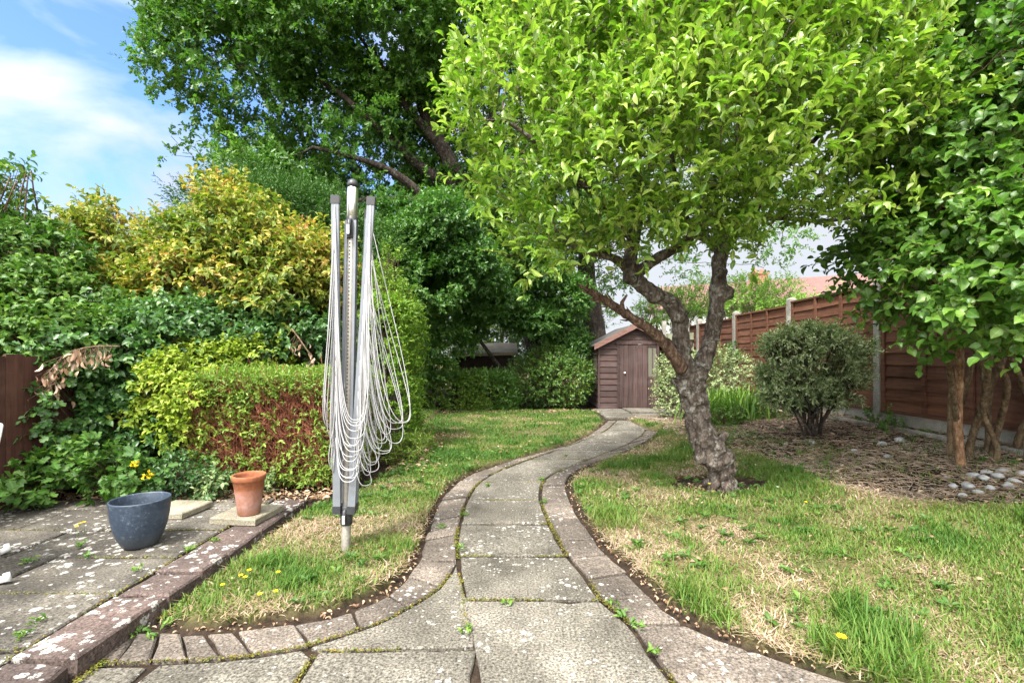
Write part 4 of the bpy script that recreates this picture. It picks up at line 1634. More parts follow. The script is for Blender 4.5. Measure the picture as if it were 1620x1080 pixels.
# ================================================================== houses and outbuildings beyond
hs = thing('house', 'distant house with a red tiled roof and a chimney beyond the right fence', 'house', (17, 33, 0))
A = np.array(P3(1025, 455, 36))
B = np.array(P3(1500, 424, 31))
hd = (B - A) / np.linalg.norm(B - A)
nf = np.array([hd[1], -hd[0], 0])
nf = nf / np.linalg.norm(nf)
b = MB()
eA, eB = A + nf * 3.4 + np.array([0, 0, -1.95]), B + nf * 3.4 + np.array([0, 0, -1.95])
bA, bB = A - nf * 3.4 + np.array([0, 0, -1.95]), B - nf * 3.4 + np.array([0, 0, -1.95])
dz = np.array([0, 0, -.15])
b.add([A, B, eB, eA, bA, bB, A + dz, B + dz, eB + dz, eA + dz, bA + dz, bB + dz], [(0, 3, 2, 1), (0, 1, 5, 4), (3, 9, 8, 2), (4, 5, 11, 10), (0, 6, 9, 3), (1, 2, 8, 7), (0, 4, 10, 6), (1, 7, 11, 5)])
rf = b.build('roof', M['tile_roof'], hs)
cp = A + (B - A) * .40 + nf * .3
b = MB()
b.box(cp[0] - .5, cp[0] + .5, cp[1] - .35, cp[1] + .35, cp[2] - .6, cp[2] + .35)
b.box(cp[0] - .58, cp[0] + .58, cp[1] - .43, cp[1] + .43, cp[2] + .352, cp[2] + .5)
for dx in (-.25, .25):
    b.tube([(cp[0] + dx, cp[1], cp[2] + .5), (cp[0] + dx, cp[1], cp[2] + .75)], [.15, .12], 10)
b.build('chimney', M['chimney'], rf)
b = MB()
i_ = .4
wA, wB, wC, wD = eA - nf * i_, eB - nf * i_, bB + nf * i_, bA + nf * i_
for q in (wA, wB, wC, wD):
    q[2] = A[2] - 2.1
lo = lambda p: np.array([p[0], p[1], 0])
b.add([wA, wB, wC, wD, lo(wA), lo(wB), lo(wC), lo(wD)], [(0, 4, 5, 1), (1, 5, 6, 2), (2, 6, 7, 3), (3, 7, 4, 0)])
b.build('wall', M['render'], hs)
b = MB()
b.bar(eA + np.array([0, 0, -.12]) + nf * .05, eB + np.array([0, 0, -.12]) + nf * .05, .12, .12)
b.build('gutter', M['gutter'], hs)
for t in (.2, .4, .6, .8):
    q = wA + (wB - wA) * t
    b = MB()
    b.bar(q + np.array([0, 0, -1.7]) - hd * .6 + nf * .02, q + np.array([0, 0, -1.7]) + hd * .6 + nf * .02, .06, 1.2)
    b.build('window', M['glass'], hs)

ns = thing('neighbouring_outbuilding', 'dark outbuilding with a pale sloping roof edge glimpsed behind the dark hedges', 'shed', (-.8, 11, 0))
b = MB()
b.box(-1.35, 0.05, 10.95, 13.0, 0, 1.16)
b.build('wall', M['darkwall'], ns)
b = MB()
b.add([(-1.45, 10.8, 1.13), (.12, 10.8, 1.17), (.12, 12, 1.42), (-1.45, 12, 1.38), (-1.45, 10.8, 1.06), (.12, 10.8, 1.10), (.12, 12, 1.35), (-1.45, 12, 1.31)],
      [(0, 1, 2, 3), (0, 4, 5, 1), (1, 5, 6, 2), (3, 2, 6, 7), (0, 3, 7, 4)])
b.add([(-1.45, 12, 1.38), (.12, 12, 1.42), (.12, 13.2, 1.2), (-1.45, 13.2, 1.16)], [(0, 1, 2, 3)])
b.build('roof', M['sheet'], ns)

# ================================================================== apple tree
AY = 3.9
ap = thing('apple_tree', 'gnarled old apple tree with bright green crown on the right lawn', 'tree', (1.68, 3.9, .03))
Q = lambda px, py, y=AY: P3(px, py, y)
trunk = [Q(1145, 778), Q(1144, 765), Q(1139, 745), Q(1128, 722), Q(1114, 695), Q(1104, 668), Q(1099, 640), Q(1093, 612), Q(1088, 592)]
trad = [.135, .095, .088, .112, .108, .098, .104, .112, .118]
limbA = [Q(1086, 590), Q(1079, 560, 3.88), Q(1077, 528, 3.86), Q(1074, 500, 3.84), Q(1058, 478, 3.8), Q(1032, 463, 3.76), Q(1008, 445, 3.72), Q(997, 418, 3.7), Q(1002, 380, 3.7), Q(1010, 330, 3.65), Q(1005, 260, 3.6), Q(985, 170, 3.5)]
arad = [.080, .070, .064, .066, .061, .058, .060, .060, .050, .042, .03, .02]
limbB = [Q(1098, 598), Q(1112, 572, 3.95), Q(1122, 545, 3.98), Q(1130, 512, 4.0), Q(1134, 478, 4.0), Q(1137, 462, 4.0), Q(1137, 435, 4.0), Q(1139, 405, 4.0), Q(1152, 380, 4.0), Q(1185, 345, 4.0), Q(1215, 290, 4.0), Q(1235, 200, 4.0)]
brad = [.080, .068, .061, .057, .060, .072, .054, .058, .056, .045, .034, .02]
sub = [([Q(1008, 445, 3.72), Q(985, 418, 3.62), Q(955, 402, 3.5), Q(915, 392, 3.4), Q(870, 360, 3.2)], [.045, .036, .03, .025, .015]),
       ([Q(1003, 435, 3.72), Q(1035, 412, 3.6), Q(1065, 395, 3.5), Q(1100, 365, 3.4), Q(1120, 300, 3.2)], [.045, .038, .034, .03, .018]),
       ([Q(1139, 400, 4), Q(1122, 380, 3.95), Q(1095, 362, 3.9), Q(1075, 320, 3.85), Q(1060, 230, 3.8)], [.045, .036, .03, .025, .016]),
       ([Q(1185, 345, 4), Q(1240, 345, 3.8), Q(1300, 350, 3.5), Q(1380, 340, 3.2)], [.03, .02, .014, .008]),
       ([Q(1215, 290, 4.0), Q(1280, 230, 3.8), Q(1340, 170, 3.6), Q(1400, 130, 3.4)], [.028, .022, .016, .01]),
       ([Q(1002, 380, 3.7), Q(950, 320, 3.5), Q(880, 250, 3.3), Q(800, 190, 3.2)], [.036, .028, .02, .012])]


def ab(px, py, y, rx, ry=None, rz=None):
    x, y, z = P3(px, py, y)
    return (x, y, z, rx, ry or rx, rz or rx)


apple_blobs = [ab(775, 190, 3.3, .30, .45, .36), ab(830, 290, 3.3, .32, .45, .34), ab(800, 120, 3.5, .34), ab(880, 390, 3.3, .34, .4, .22), ab(870, 60, 3.5, .42), ab(900, 190, 3.1, .48), ab(960, 290, 3.1, .46, .5, .42), ab(985, 375, 3.3, .36, .4, .17),
               ab(1000, 110, 3.1, .55), ab(1080, 230, 2.9, .55, .5, .50), ab(1090, 320, 3.2, .42, .5, .24), ab(1150, 100, 3.0, .58), ab(1200, 220, 2.9, .52, .5, .42), ab(1180, 330, 3.5, .42, .5, .22), ab(1165, 390, 3.3, .26, .3, .10),
               ab(1300, 110, 3.1, .52), ab(1320, 215, 3.1, .46, .45, .24), ab(1400, 150, 3.1, .38, .4, .25), ab(1440, 185, 2.9, .26, .3, .13), ab(1365, 55, 3.2, .38), ab(950, -40, 3.4, .6), ab(1100, -40, 3.2, .7), ab(1270, -30, 3.2, .62),
               ab(1050, 60, 3.9, .7), ab(1200, 60, 4.1, .75), ab(1150, 190, 4.4, .62, .6, .4), ab(1000, 210, 4.3, .6, .6, .45), ab(1330, 345, 3.1, .20, .2, .06), ab(1420, 325, 2.95, .26, .2, .06), ab(1475, 318, 2.8, .12, .12, .05), ab(1100, -120, 3.8, .9, .9, .5), ab(1480, 140, 2.8, .16, .2, .10)]
att, _ = blob_points(apple_blobs, 1700, 3.2)
tree = colonize(att, [(trunk, trad), (limbA, arad), (limbB, brad)] + sub, .11, 1.2, .16, 90, .22)
mb = MB()
KN = []
for px, py, y, r_ in ((1106, 722, 3.84, .066), (1152, 722, 3.83, .070), (1132, 738, 3.79, .06), (1116, 702, 3.78, .052), (1140, 706, 3.80, .058), (1156, 742, 3.86, .046), (1090, 654, 3.80, .048), (1106, 634, 3.80, .036), (1150, 696, 3.85, .042), (1076, 590, 3.80, .058), (1106, 594, 3.83, .055),
                   (1122, 458, 3.93, .058), (1152, 464, 3.97, .060), (1072, 500, 3.78, .054), (1036, 468, 3.72, .058), (996, 442, 3.66, .058), (1118, 682, 3.80, .042), (1122, 660, 3.81, .036), (1128, 502, 3.93, .042), (1112, 612, 3.80, .035), (1084, 622, 3.81, .04), (1142, 430, 3.95, .045), (1068, 530, 3.80, .04), (1090, 545, 3.82, .03), (1145, 755, 3.84, .04)):
    KN.append((Vector(Q(px, py, y)), r_ * .95, r_ * .80))
rad = branch_mesh(mb, tree, .0028, 2.25, .24, 9, 22, KN)
for az_, ln_r in ((.3, .20), (1.5, .16), (2.6, .24), (3.7, .22), (4.6, .26), (5.5, .19)):
    bx_, by_, _z = Q(1143, 760)
    dv = Vector((math.cos(az_), math.sin(az_), 0))
    o0 = Vector((bx_, by_, .0))
    mb.tube(spline([o0 + dv * .02 + Vector((0, 0, .14)), o0 + dv * .075 + Vector((0, 0, .055)), o0 + dv * (.6 * ln_r) + Vector((0, 0, .008)), o0 + dv * ln_r + Vector((.01, .01, -.035))], 5), list(np.interp(np.linspace(0, 1, 16), [0, .4, 1], [.050, .038, .012])), 12, .3, 14)
mb.tube([Q(1139, 702, 3.85), Q(1145, 690, 3.84), Q(1149, 683, 3.84)], [.04, .032, .026], 10, .25, 20)
mb.build('trunk', M['bark_apple'], ap, smooth=True)
mb = MB()
dead = spline([Q(1078, 585, 3.84), Q(1068, 566, 3.78), Q(1052, 543, 3.72), Q(1035, 527, 3.68), Q(1015, 513, 3.62), Q(990, 497, 3.58), Q(965, 480, 3.54), Q(942, 466, 3.5), Q(918, 452, 3.46)], 5)
mb.tube(dead, list(np.interp(np.linspace(0, 1, len(dead)), [0, .15, .5, .8, 1], [.056, .046, .035, .028, .016])), 12, .42, 24)
mb.tube([Q(985, 494, 3.57), Q(984, 478, 3.56), Q(992, 466, 3.55)], [.020, .014, .008], 8, .3, 25)
for t in np.linspace(.2, .98, 60):       # splintered bark hanging off the dead limb
    p = Vector(dead[int(t * (len(dead) - 1))])
    d = Vector((random.uniform(-1, .3), random.uniform(-1, .4), random.uniform(-.6, 1))).normalized()
    kk = random.uniform(.5, 1.3)
    mb.tube([p + d * .012, p + d * (.012 + .035 * kk), p + d * (.012 + .06 * kk) + Vector((-.02, 0, .012))], [.012, .008, .002], 4)
mb.build('dead_limb', M['bark_dead'], ap, smooth=True)

pos = tree[0]
tips = np.array([i for i in range(tree[4], len(pos)) if rad[i] < .0060])
P_, D_ = blob_points(apple_blobs, 3300, 4.0, (2.6, .43))
tp = pos[tips]
cen = np.array([1.15, 3.6, 2.2])
Dt = nrm(tp - cen) * .7 + RNG.normal(size=tp.shape) * .4
Dt[:, 2] += .55
Pall = np.concatenate([tp, P_])
Dall = np.concatenate([Dt, D_ * .6 + RNG.normal(size=P_.shape) * .35 + np.array([-.05, -.1, .85])])
lv = Leaves()
ln = lv.twigs(Pall, Dall, .21, 11, .080, .44, 'oval', 44, .06, .36, 1.6, .28)
lv.build('crown', M['lf_apple'], ap, smooth=True)
st = Sticks()
st.add(Pall, Pall + nrm(Dall) * ln[:, None], .0022, .001)
st.build('twigs', M['twig'], ap)
print('apple', len(Pall), len(pos))

# ================================================================== oak
ok_ = thing('oak_tree', 'huge dark green oak with spreading limbs behind the back hedges', 'tree', (.7, 11.6, 0))
OQ = P3
trunk = [OQ(868, 640, 11.7), OQ(860, 590, 11.6), OQ(848, 530, 11.5), OQ(826, 480, 11.3), OQ(798, 425, 11.0), OQ(770, 370, 10.7), OQ(735, 300, 10.4), OQ(700, 235, 10.2), OQ(668, 165, 10), OQ(645, 60, 10), OQ(640, -100, 10)]
trd = [.36, .33, .30, .28, .26, .24, .19, .16, .12, .09, .05]
limbs = [(trunk, trd),
         ([OQ(798, 425, 11), OQ(745, 395, 10.4), OQ(700, 345, 9.8), OQ(655, 297, 9.5), OQ(612, 268, 9.3), OQ(570, 252, 9.1), OQ(496, 233, 8.8)], [.16, .13, .11, .09, .07, .05, .03]),
         ([OQ(735, 300, 10.4), OQ(690, 280, 10), OQ(655, 255, 9.8), OQ(620, 220, 9.6), OQ(585, 190, 9.4), OQ(540, 150, 9.2), OQ(510, 130, 9.1), OQ(455, 78, 9)], [.12, .11, .095, .08, .065, .05, .04, .025]),
         ([OQ(700, 235, 10.2), OQ(665, 195, 9.9), OQ(630, 150, 9.6), OQ(612, 118, 9.5), OQ(570, 60, 9.2)], [.11, .09, .07, .055, .03]),
         ([OQ(770, 370, 10.7), OQ(735, 345, 10), OQ(690, 322, 9.7), OQ(640, 315, 9.4), OQ(580, 316, 9.1), OQ(500, 322, 8.8)], [.10, .085, .07, .06, .045, .025]),
         ([OQ(798, 425, 11), OQ(770, 455, 10.4), OQ(720, 440, 9.9), OQ(690, 415, 9.5)], [.11, .09, .07, .04]),
         ([OQ(826, 480, 11.3), OQ(860, 420, 11.3), OQ(900, 360, 11.2), OQ(920, 260, 11)], [.16, .13, .1, .06]),
         ([OQ(735, 300, 10.4), OQ(770, 220, 10.4), OQ(790, 120, 10.3), OQ(810, 0, 10.3)], [.12, .09, .07, .04])]
oak_blobs = [ab(285, 95, 9, .75), ab(330, 30, 9.2, 1.0), ab(300, 165, 8.9, .62, .7, .45), ab(400, 100, 9, 1.0), ab(430, 200, 9.5, .95, .9, .6), ab(360, 215, 8.8, .5, .6, .35), ab(500, 40, 9.2, 1.2), ab(520, 140, 9.9, 1.0, 1, .7), ab(500, 250, 9.6, .9, .9, .55), ab(560, 300, 9.6, .7, .8, .4),
             ab(620, 60, 9.4, 1.2), ab(640, 180, 10.4, 1.0, 1, .7), ab(730, 60, 9.8, 1.2), ab(740, 180, 10.9, .9, .9, .8), ab(690, 350, 9.4, .7, .8, .5), ab(780, 330, 10.4, .8), ab(820, 60, 10.3, 1.3), ab(850, 250, 10.8, 1.2), ab(920, 100, 11, 1.4), ab(900, 330, 11, 1.0),
             ab(400, -70, 9.4, 1.3), ab(560, -90, 9.8, 1.5), ab(720, -100, 10, 1.5), ab(880, -60, 10.8, 1.6), ab(300, -40, 9.3, .9), ab(640, -220, 10.2, 1.6), ab(800, -200, 10.6, 1.6), ab(450, 20, 8.6, .9), ab(640, 0, 8.8, 1.0),
             ab(720, 490, 10.4, .7, .7, .35), ab(800, 490, 10.4, .6, .6, .26), ab(880, 460, 10.9, .6, .6, .5), ab(690, 450, 10.0, .7, .7, .4), ab(780, 430, 10.6, .5, .5, .3), ab(890, 520, 10.7, .5, .5, .4), ab(700, 400, 10.2, .75, .7, .5), ab(770, 390, 9.8, .7, .7, .6), ab(650, 350, 9.9, .7, .7, .4), ab(830, 400, 10.6, .7, .7, .6), ab(600, 330, 9.8, .7, .7, .35), ab(740, 300, 10.6, .7, .7, .5), ab(850, 480, 10.4, .5, .5, .35), ab(610, 250, 9.9, .7, .5, .5), ab(690, 290, 10.5, .7, .5, .5), ab(560, 350, 9.4, .6, .6, .35), ab(480, 320, 9.1, .7, .7, .35), ab(380, 275, 8.9, .6, .6, .28), ab(320, 265, 9, .35, .5, .14), ab(450, 270, 8.7, .6, .5, .3), ab(520, 200, 8.7, .35, .3, .2), ab(600, 180, 8.9, .3, .3, .2), ab(560, 260, 8.6, .35, .3, .18), ab(620, 300, 11.2, 1.1, .6, .8), ab(710, 250, 11.4, 1.1, .6, .9), ab(540, 330, 10.6, 1.1, .6, .6), ab(600, 180, 11.2, 1.2, .6, .8), ab(480, 230, 10.6, 1.0, .6, .6)]
att, _ = blob_points(oak_blobs, 1900, 3.2)
tree = colonize(att, limbs, .24, 2.5, .36, 90, .22)
mb = MB()
rad = branch_mesh(mb, tree, .006, 2.3, .10, 3, 16)
mb.build('trunk', M['bark_oak'], ok_, smooth=True)
pos = tree[0]
tips = np.array([i for i in range(tree[4], len(pos)) if rad[i] < .016])
P_, D_ = blob_points(oak_blobs, 19000, 3.5, (1.05, .42))
tp = pos[tips]
tp = np.concatenate([tp, tp + RNG.normal(size=tp.shape) * .12])
Dt = rand_unit(len(tp)) * .8
Dt[:, 2] += .3
Pall = np.concatenate([tp, P_])
Dall = np.concatenate([Dt, D_ * .6 + RNG.normal(size=P_.shape) * .5 + np.array([0, -.1, .3])])
lv = Leaves()
lv.twigs(Pall, Dall, .27, 13, .105, .66, 'lobed', 55, .12, .35, .8, .40)
lv.build('crown', M['lf_oak'], ok_)
print('oak', len(Pall), len(pos))

# second trunk right of it, mostly hidden behind shed and apple
t2 = thing('tree', 'thick grey trunked tree standing behind the garden shed', 'tree', (1.95, 12.3, 0))
tr = [P3(948, 600, 12.3), P3(944, 540, 12.3), P3(936, 490, 12.25), P3(928, 440, 12.2), P3(930, 380, 12.2), P3(940, 300, 12.2), P3(960, 180, 12.2)]
blobs2 = [ab(1000, 60, 12.3, 1.7), ab(1120, 120, 12.5, 1.5), ab(1080, 0, 12.4, 1.8), ab(960, 330, 12.3, 1.1, 1, .8), ab(1080, 270, 12.5, 1.2, 1, .8), ab(1180, 330, 12.2, .9, .9, .4), ab(1230, 380, 11.8, .7, .7, .28), ab(900, 430, 12.6, .6, .6, .4), ab(1180, 200, 12.5, 1.3), ab(1290, 300, 12, .8, .8, .4),
          ab(1080, 420, 13, .45, .5, .35), ab(1215, 430, 12, .35, .35, .2), ab(985, 445, 12.8, .5, .5, .35), ab(920, 400, 12, .6, .5, .5), ab(960, 440, 12, .4, .4, .3), ab(890, 500, 12.2, .4, .4, .4), ab(1010, 380, 12, .6, .5, .4)]
att, _ = blob_points(blobs2, 700, 3)
tree = colonize(att, [(tr, [.27, .25, .24, .22, .18, .13, .06])], .3, 2.5, .42, 60, .25)
mb = MB()
branch_mesh(mb, tree, .007, 2.3, .12, 3, 14)
mb.build('trunk', M['bark_oak'], t2, smooth=True)
P_, D_ = blob_points(blobs2, 5600, 3.4, (.9, .38))
tp = tree[0][tree[4]:]
Pall = np.concatenate([tp, P_])
Dall = np.concatenate([rand_unit(len(tp)), D_ + RNG.normal(size=P_.shape) * .5])
lv = Leaves()
lv.twigs(Pall, Dall, .26, 10, .092, .62, 'lobed', 55, .12, .35, .8, .4)
lv.build('crown', M['lf_oak'], t2)


# ================================================================== generic shrub builder
def shrub(name, label, cat, base, blobs, mat, ntw, per, L_, size, width=.5, templ='kite', nst=14, bark='twig', srad=.012, clump=None, p=3.6, out=.7, up=.4, rj=.4, spread=55, droop=.15, jit=.25,
          group=None, patch=1.2, pw=.45, twigs=True, zmin=None, crownname='foliage', stemname='stems', basesp=.12, smooth=False, fwd=0.0):
    t = thing(name, label, cat, base, group)
    P_, D_ = blob_points(blobs, ntw, p, clump, zmin)
    Dl = D_ * out + RNG.normal(size=P_.shape) * rj + np.array([0, -fwd, up])
    lv = Leaves()
    ln = lv.twigs(P_, Dl, L_, per, size, width, templ, spread, droop, jit, patch, pw)
    lv.build(crownname, M[mat], t, smooth=smooth)
    st = Sticks()
    mb = MB()
    B = np.array(blobs)
    for k in range(nst):
        i = k % len(B)
        tgt = B[i, :3] + rand_unit(1)[0] * B[i, 3:6] * .6
        b0 = np.array(base) + np.array([RNG.normal() * basesp, RNG.normal() * basesp, -.05])
        mid = b0 * .5 + tgt * .5 + RNG.normal(size=3) * .07 * np.linalg.norm(tgt - b0)
        mid[2] += .12 * (tgt[2] - b0[2])
        pts = spline([b0, mid, tgt], 6)
        mb.tube(pts, list(np.linspace(srad, srad * .25, len(pts))), 6, .1, 20)
    if nst:
        st.addmb(mb)
    if twigs:
        k = P_ - nrm(P_ - np.array(base)) * (L_ * 1.1)
        st.add(k, P_, max(.0018, srad * .16), .0015)
        st.add(P_, P_ + nrm(Dl) * ln[:, None], .0016, .0008)
    if nst or twigs:
        st.build(stemname, M[bark], t)
    return t


# ------------------------------------------------------------------ big shrub at the right
bs = thing('large_shrub', 'tall many stemmed shrub with round dark green leaves in front of the fence', 'shrub', (3.85, 3.95, .2))
st_def = [((3.62, 3.92), (1500, 575, 3.5), (1470, 380, 3.0), .034), ((3.80, 4.02), (1548, 560, 3.8), (1500, 300, 3.3), .046), ((3.98, 4.0), (1578, 560, 3.7), (1560, 250, 3.0), .040), ((4.18, 3.9), (1640, 590, 3.6), (1700, 300, 3.2), .060),
          ((3.70, 4.1), (1522, 560, 4.1), (1420, 160, 3.9), .032), ((3.9, 4.3), (1550, 500, 4.2), (1540, 80, 4.1), .036), ((4.3, 4.1), (1690, 520, 3.8), (1800, 250, 3.3), .05),
          ((3.88, 3.88), (1562, 600, 3.6), (1530, 250, 3.0), .034), ((4.08, 4.15), (1592, 540, 3.9), (1600, 120, 3.8), .04), ((4.05, 3.8), (1615, 600, 3.5), (1650, 380, 2.8), .036)]
right_blobs = [ab(1440, 60, 4.0, .55, .6, .8), ab(1470, 200, 3.8, .55, .6, .6), ab(1420, 330, 3.7, .42, .5, .42), ab(1410, 420, 3.6, .30, .4, .26), ab(1470, 400, 3.2, .42, .5, .5), ab(1530, 120, 3.4, .55, .6, .9), ab(1560, 300, 3.0, .50, .55, .6), ab(1560, 430, 2.7, .36, .4, .36), ab(1495, 470, 2.8, .26, .3, .22), ab(1620, 200, 2.8, .5, .5, .8),
               ab(1640, 400, 2.6, .40, .45, .36), ab(1500, -60, 3.8, .7, .8, .6), ab(1640, 20, 3.2, .7, .7, .9), ab(1750, 250, 2.9, .5, .5, .9), ab(1535, 500, 2.6, .14, .2, .10), ab(1450, 490, 3.2, .16, .2, .14), ab(1720, 470, 2.7, .4, .4, .3), ab(1590, 390, 3.6, .6, .5, .5), ab(1640, 330, 4.0, .6, .5, .9), ab(1390, 300, 4.1, .3, .4, .5), ab(1345, 395, 3.7, .13, .2, .10), ab(1530, 525, 3.0, .26, .3, .13), ab(1600, 515, 2.8, .28, .3, .13), ab(1480, 540, 3.0, .10, .12, .07)]
limbs = []
for k, ((x0, y0), m_, t_, r_) in enumerate(st_def):
    z0 = float(terrain(x0, y0))
    limbs.append(([(x0, y0, z0 - .05), (x0 + .01, y0, z0 + .12), tuple((np.array((x0, y0, z0 + .2)) + np.array(P3(*m_))) / 2 + RNG.normal(size=3) * .03), P3(*m_), tuple((np.array(P3(*m_)) + np.array(P3(*t_))) / 2 + RNG.normal(size=3) * .05), P3(*t_)],
                  [r_ * .80, r_ * .60, r_ * .55, r_ * .58, r_ * .42, r_ * .25]))
att, _ = blob_points(right_blobs, 900, 3.2)
# each stem grows on its own so that they stay separate
allm = MB()
pale = MB()
tips_all = []
own = RNG.integers(0, len(limbs), len(att))
cent = np.array([np.mean(np.array(l[0])[-3:], axis=0) for l in limbs])
own = np.argmin(np.linalg.norm(att[:, None] - cent[None], axis=2) + RNG.random((len(att), len(limbs))) * .4, axis=1)
for k, lm in enumerate(limbs):
    if (own == k).sum() < 3:
        at_k = att[RNG.integers(0, len(att), 5)]
    else:
        at_k = att[own == k]
    tr_ = colonize(at_k, [lm], .10, 1.2, .15, 50, .22)
    rr = branch_mesh(allm, tr_, .0028, 2.3, .14, 14, 12)
    tips_all.append(tr_[0][[i for i in range(tr_[4], len(tr_[0])) if rr[i] < .006]])
allm.build('stems', M['bark_shrub'], bs, smooth=True)
x0, y0 = 3.53, 3.80
z0 = float(terrain(x0, y0))
pale.tube(spline([(x0, y0, z0 - .05), (x0 - .01, y0, z0 + .15), P3(1515, 640, 3.78), P3(1518, 600, 3.76), P3(1512, 540, 3.7)], 6), list(np.linspace(.034, .024, 25)), 10, .28, 18)
pale.build('dead_stem', M['bark_pale'], bs, smooth=True)
tp = np.concatenate(tips_all)
P_, D_ = blob_points(right_blobs, 3300, 4.0, (2.4, .36))
Dt = nrm(tp - np.array([4.0, 4.0, 1.9])) * .6 + RNG.normal(size=tp.shape) * .4
Pall = np.concatenate([tp, P_])
Dall = np.concatenate([Dt, D_ * .5 + RNG.normal(size=P_.shape) * .35 + np.array([-.25, -.35, .1])])
lv = Leaves()
ln = lv.twigs(Pall, Dall, .20, 8, .072, .80, 'oval', 58, .15, .22, 1.1, .35, .7)
lv.build('foliage', M['lf_right'], bs, smooth=True)
st = Sticks()
st.add(Pall, Pall + nrm(Dall) * ln[:, None], .0022, .001)
st.build('twigs', M['bark_shrub'], bs)
print('right', len(Pall))

# ------------------------------------------------------------------ trees and shrubs on the left and behind
shrub('golden_shrub', 'large golden yellow leaved shrub with red tints above the clipped hedge', 'shrub', (-2.9, 5.4, .05),
      [ab(300, 360, 5.2, .60, .6, .42), ab(230, 370, 5.3, .50, .55, .42), ab(380, 390, 5.1, .55, .6, .42), ab(440, 430, 5.0, .50, .5, .40), ab(180, 420, 5.3, .40, .5, .36), ab(330, 450, 4.9, .6, .6, .38), ab(250, 460, 5.1, .5, .5, .35), ab(430, 490, 4.9, .45, .5, .35),
       ab(340, 320, 5.4, .42, .5, .25), ab(500, 450, 5.2, .35, .5, .35), ab(500, 400, 5.4, .35, .5, .2), ab(150, 370, 5.4, .25, .35, .2), ab(400, 540, 4.9, .4, .4, .25)],
      'lf_gold', 2700, 12, .20, .085, .50, 'oval', 26, 'twig', .022, (1.9, .43), 3.2, .6, .45, .4, 50, .32, .3, patch=2.2, pw=.45)
shrub('young_oak', 'mid green lobed foliage of a smaller tree hanging between clothes dryer and apple tree', 'tree', (.55, 11.0, 0),
      [ab(700, 355, 8.2, .60, .6, .40), ab(640, 395, 8.4, .6, .6, .45), ab(745, 420, 8.4, .55, .6, .40), ab(680, 450, 8.2, .6, .6, .38), ab(600, 440, 8.6, .6, .5, .6), ab(640, 340, 8.5, .5, .5, .35), ab(560, 400, 8.7, .6, .5, .4), ab(790, 350, 9.2, .5, .5, .4), ab(650, 530, 8.7, .5, .4, .5),
       ab(700, 505, 8.9, .5, .4, .28), ab(780, 475, 9.3, .55, .5, .30), ab(840, 430, 9.8, .6, .5, .4), ab(840, 505, 9.9, .5, .4, .28), ab(895, 470, 10.2, .5, .5, .4), ab(690, 590, 8.9, .35, .3, .25), ab(730, 545, 9.4, .3, .3, .10), ab(660, 470, 8.5, .6, .5, .4), ab(800, 400, 9.4, .5, .5, .4), ab(745, 520, 9.6, .3, .3, .14), ab(900, 540, 10.5, .35, .35, .35)],
      'lf_grey', 8600, 12, .22, .088, .62, 'lobed', 1, 'bark_oak', .05, (1.7, .40), 3.2, .6, .15, .5, 55, .2, .3, patch=1.1, twigs=False)
# conifer with drooping sprays
cf_ = [ab(430, 345, 7.6, .85, .8, .35), ab(500, 360, 7.8, .8, .8, .5), ab(400, 300, 7.8, .4, .5, .22), ab(560, 410, 7.8, .7, .7, .5), ab(470, 430, 8.0, 1.1, .7, .8), ab(340, 330, 7.8, .5, .5, .22)]
shrub('conifer', 'dark feathery conifer rising behind the golden shrub and the dryer', 'tree', (-3.3, 8.2, 0), cf_, 'lf_conifer', 4200, 22, .34, .080, .24, 'kite', 8, 'bark_oak', .04, (1.2, .32), 3.2, .8, .25, .35, 38, .25, .15, patch=1.0, twigs=False)
shrub('dogwood_shrub', 'tall mid green shrub at the far left above the dark fence', 'shrub', (-3.75, 4.5, .0),
      [ab(30, 420, 4.2, .42, .5, .30), ab(85, 485, 4.1, .36, .45, .28), ab(20, 510, 3.9, .40, .45, .28), ab(165, 540, 4.2, .36, .4, .24), ab(90, 540, 3.8, .42, .4, .22), ab(-60, 430, 4.1, .4, .5, .5), ab(0, 365, 4.3, .22, .3, .16), ab(225, 550, 4.4, .30, .35, .2), ab(40, 390, 4.3, .22, .3, .12)],
      'lf_green', 2100, 10, .19, .072, .62, 'oval', 24, 'twig', .02, (2.0, .43), 3.5, .6, .3, .4, 55, .25, .25, patch=1.3)
shrub('tree', 'leafy branch tips of a tree poking in at the far left against the sky', 'tree', (-5.4, 4.4, 0),
      [ab(-40, 290, 4.3, .28, .3, .20), ab(8, 290, 4.2, .13, .2, .14), ab(35, 270, 4.2, .11, .1, .05), ab(-100, 330, 4.3, .5, .5, .6)],
      'lf_green', 330, 9, .18, .068, .6, 'oval', 14, 'twig', .02, None, 3.2, .6, .1, .4, droop=.3)
shrub('ivy', 'dark green ivy climbing over the board fence at the left', 'climber', (-3.25, 4.0, .05),
      [(-3.26, 3.62, .55, .08, .30, .55), (-3.2, 4.1, .65, .22, .45, .58), (-3.1, 4.5, .9, .35, .5, .45), (-3.3, 3.7, 1.1, .16, .35, .13), (-2.95, 4.3, .55, .3, .45, .5), (-2.7, 4.4, .8, .4, .4, .4)],
      'lf_ivy', 2600, 9, .13, .060, .85, 'lobed', 16, 'twig', .010, None, 4, .7, -.1, .4, 60, .35, .25, fwd=.25)
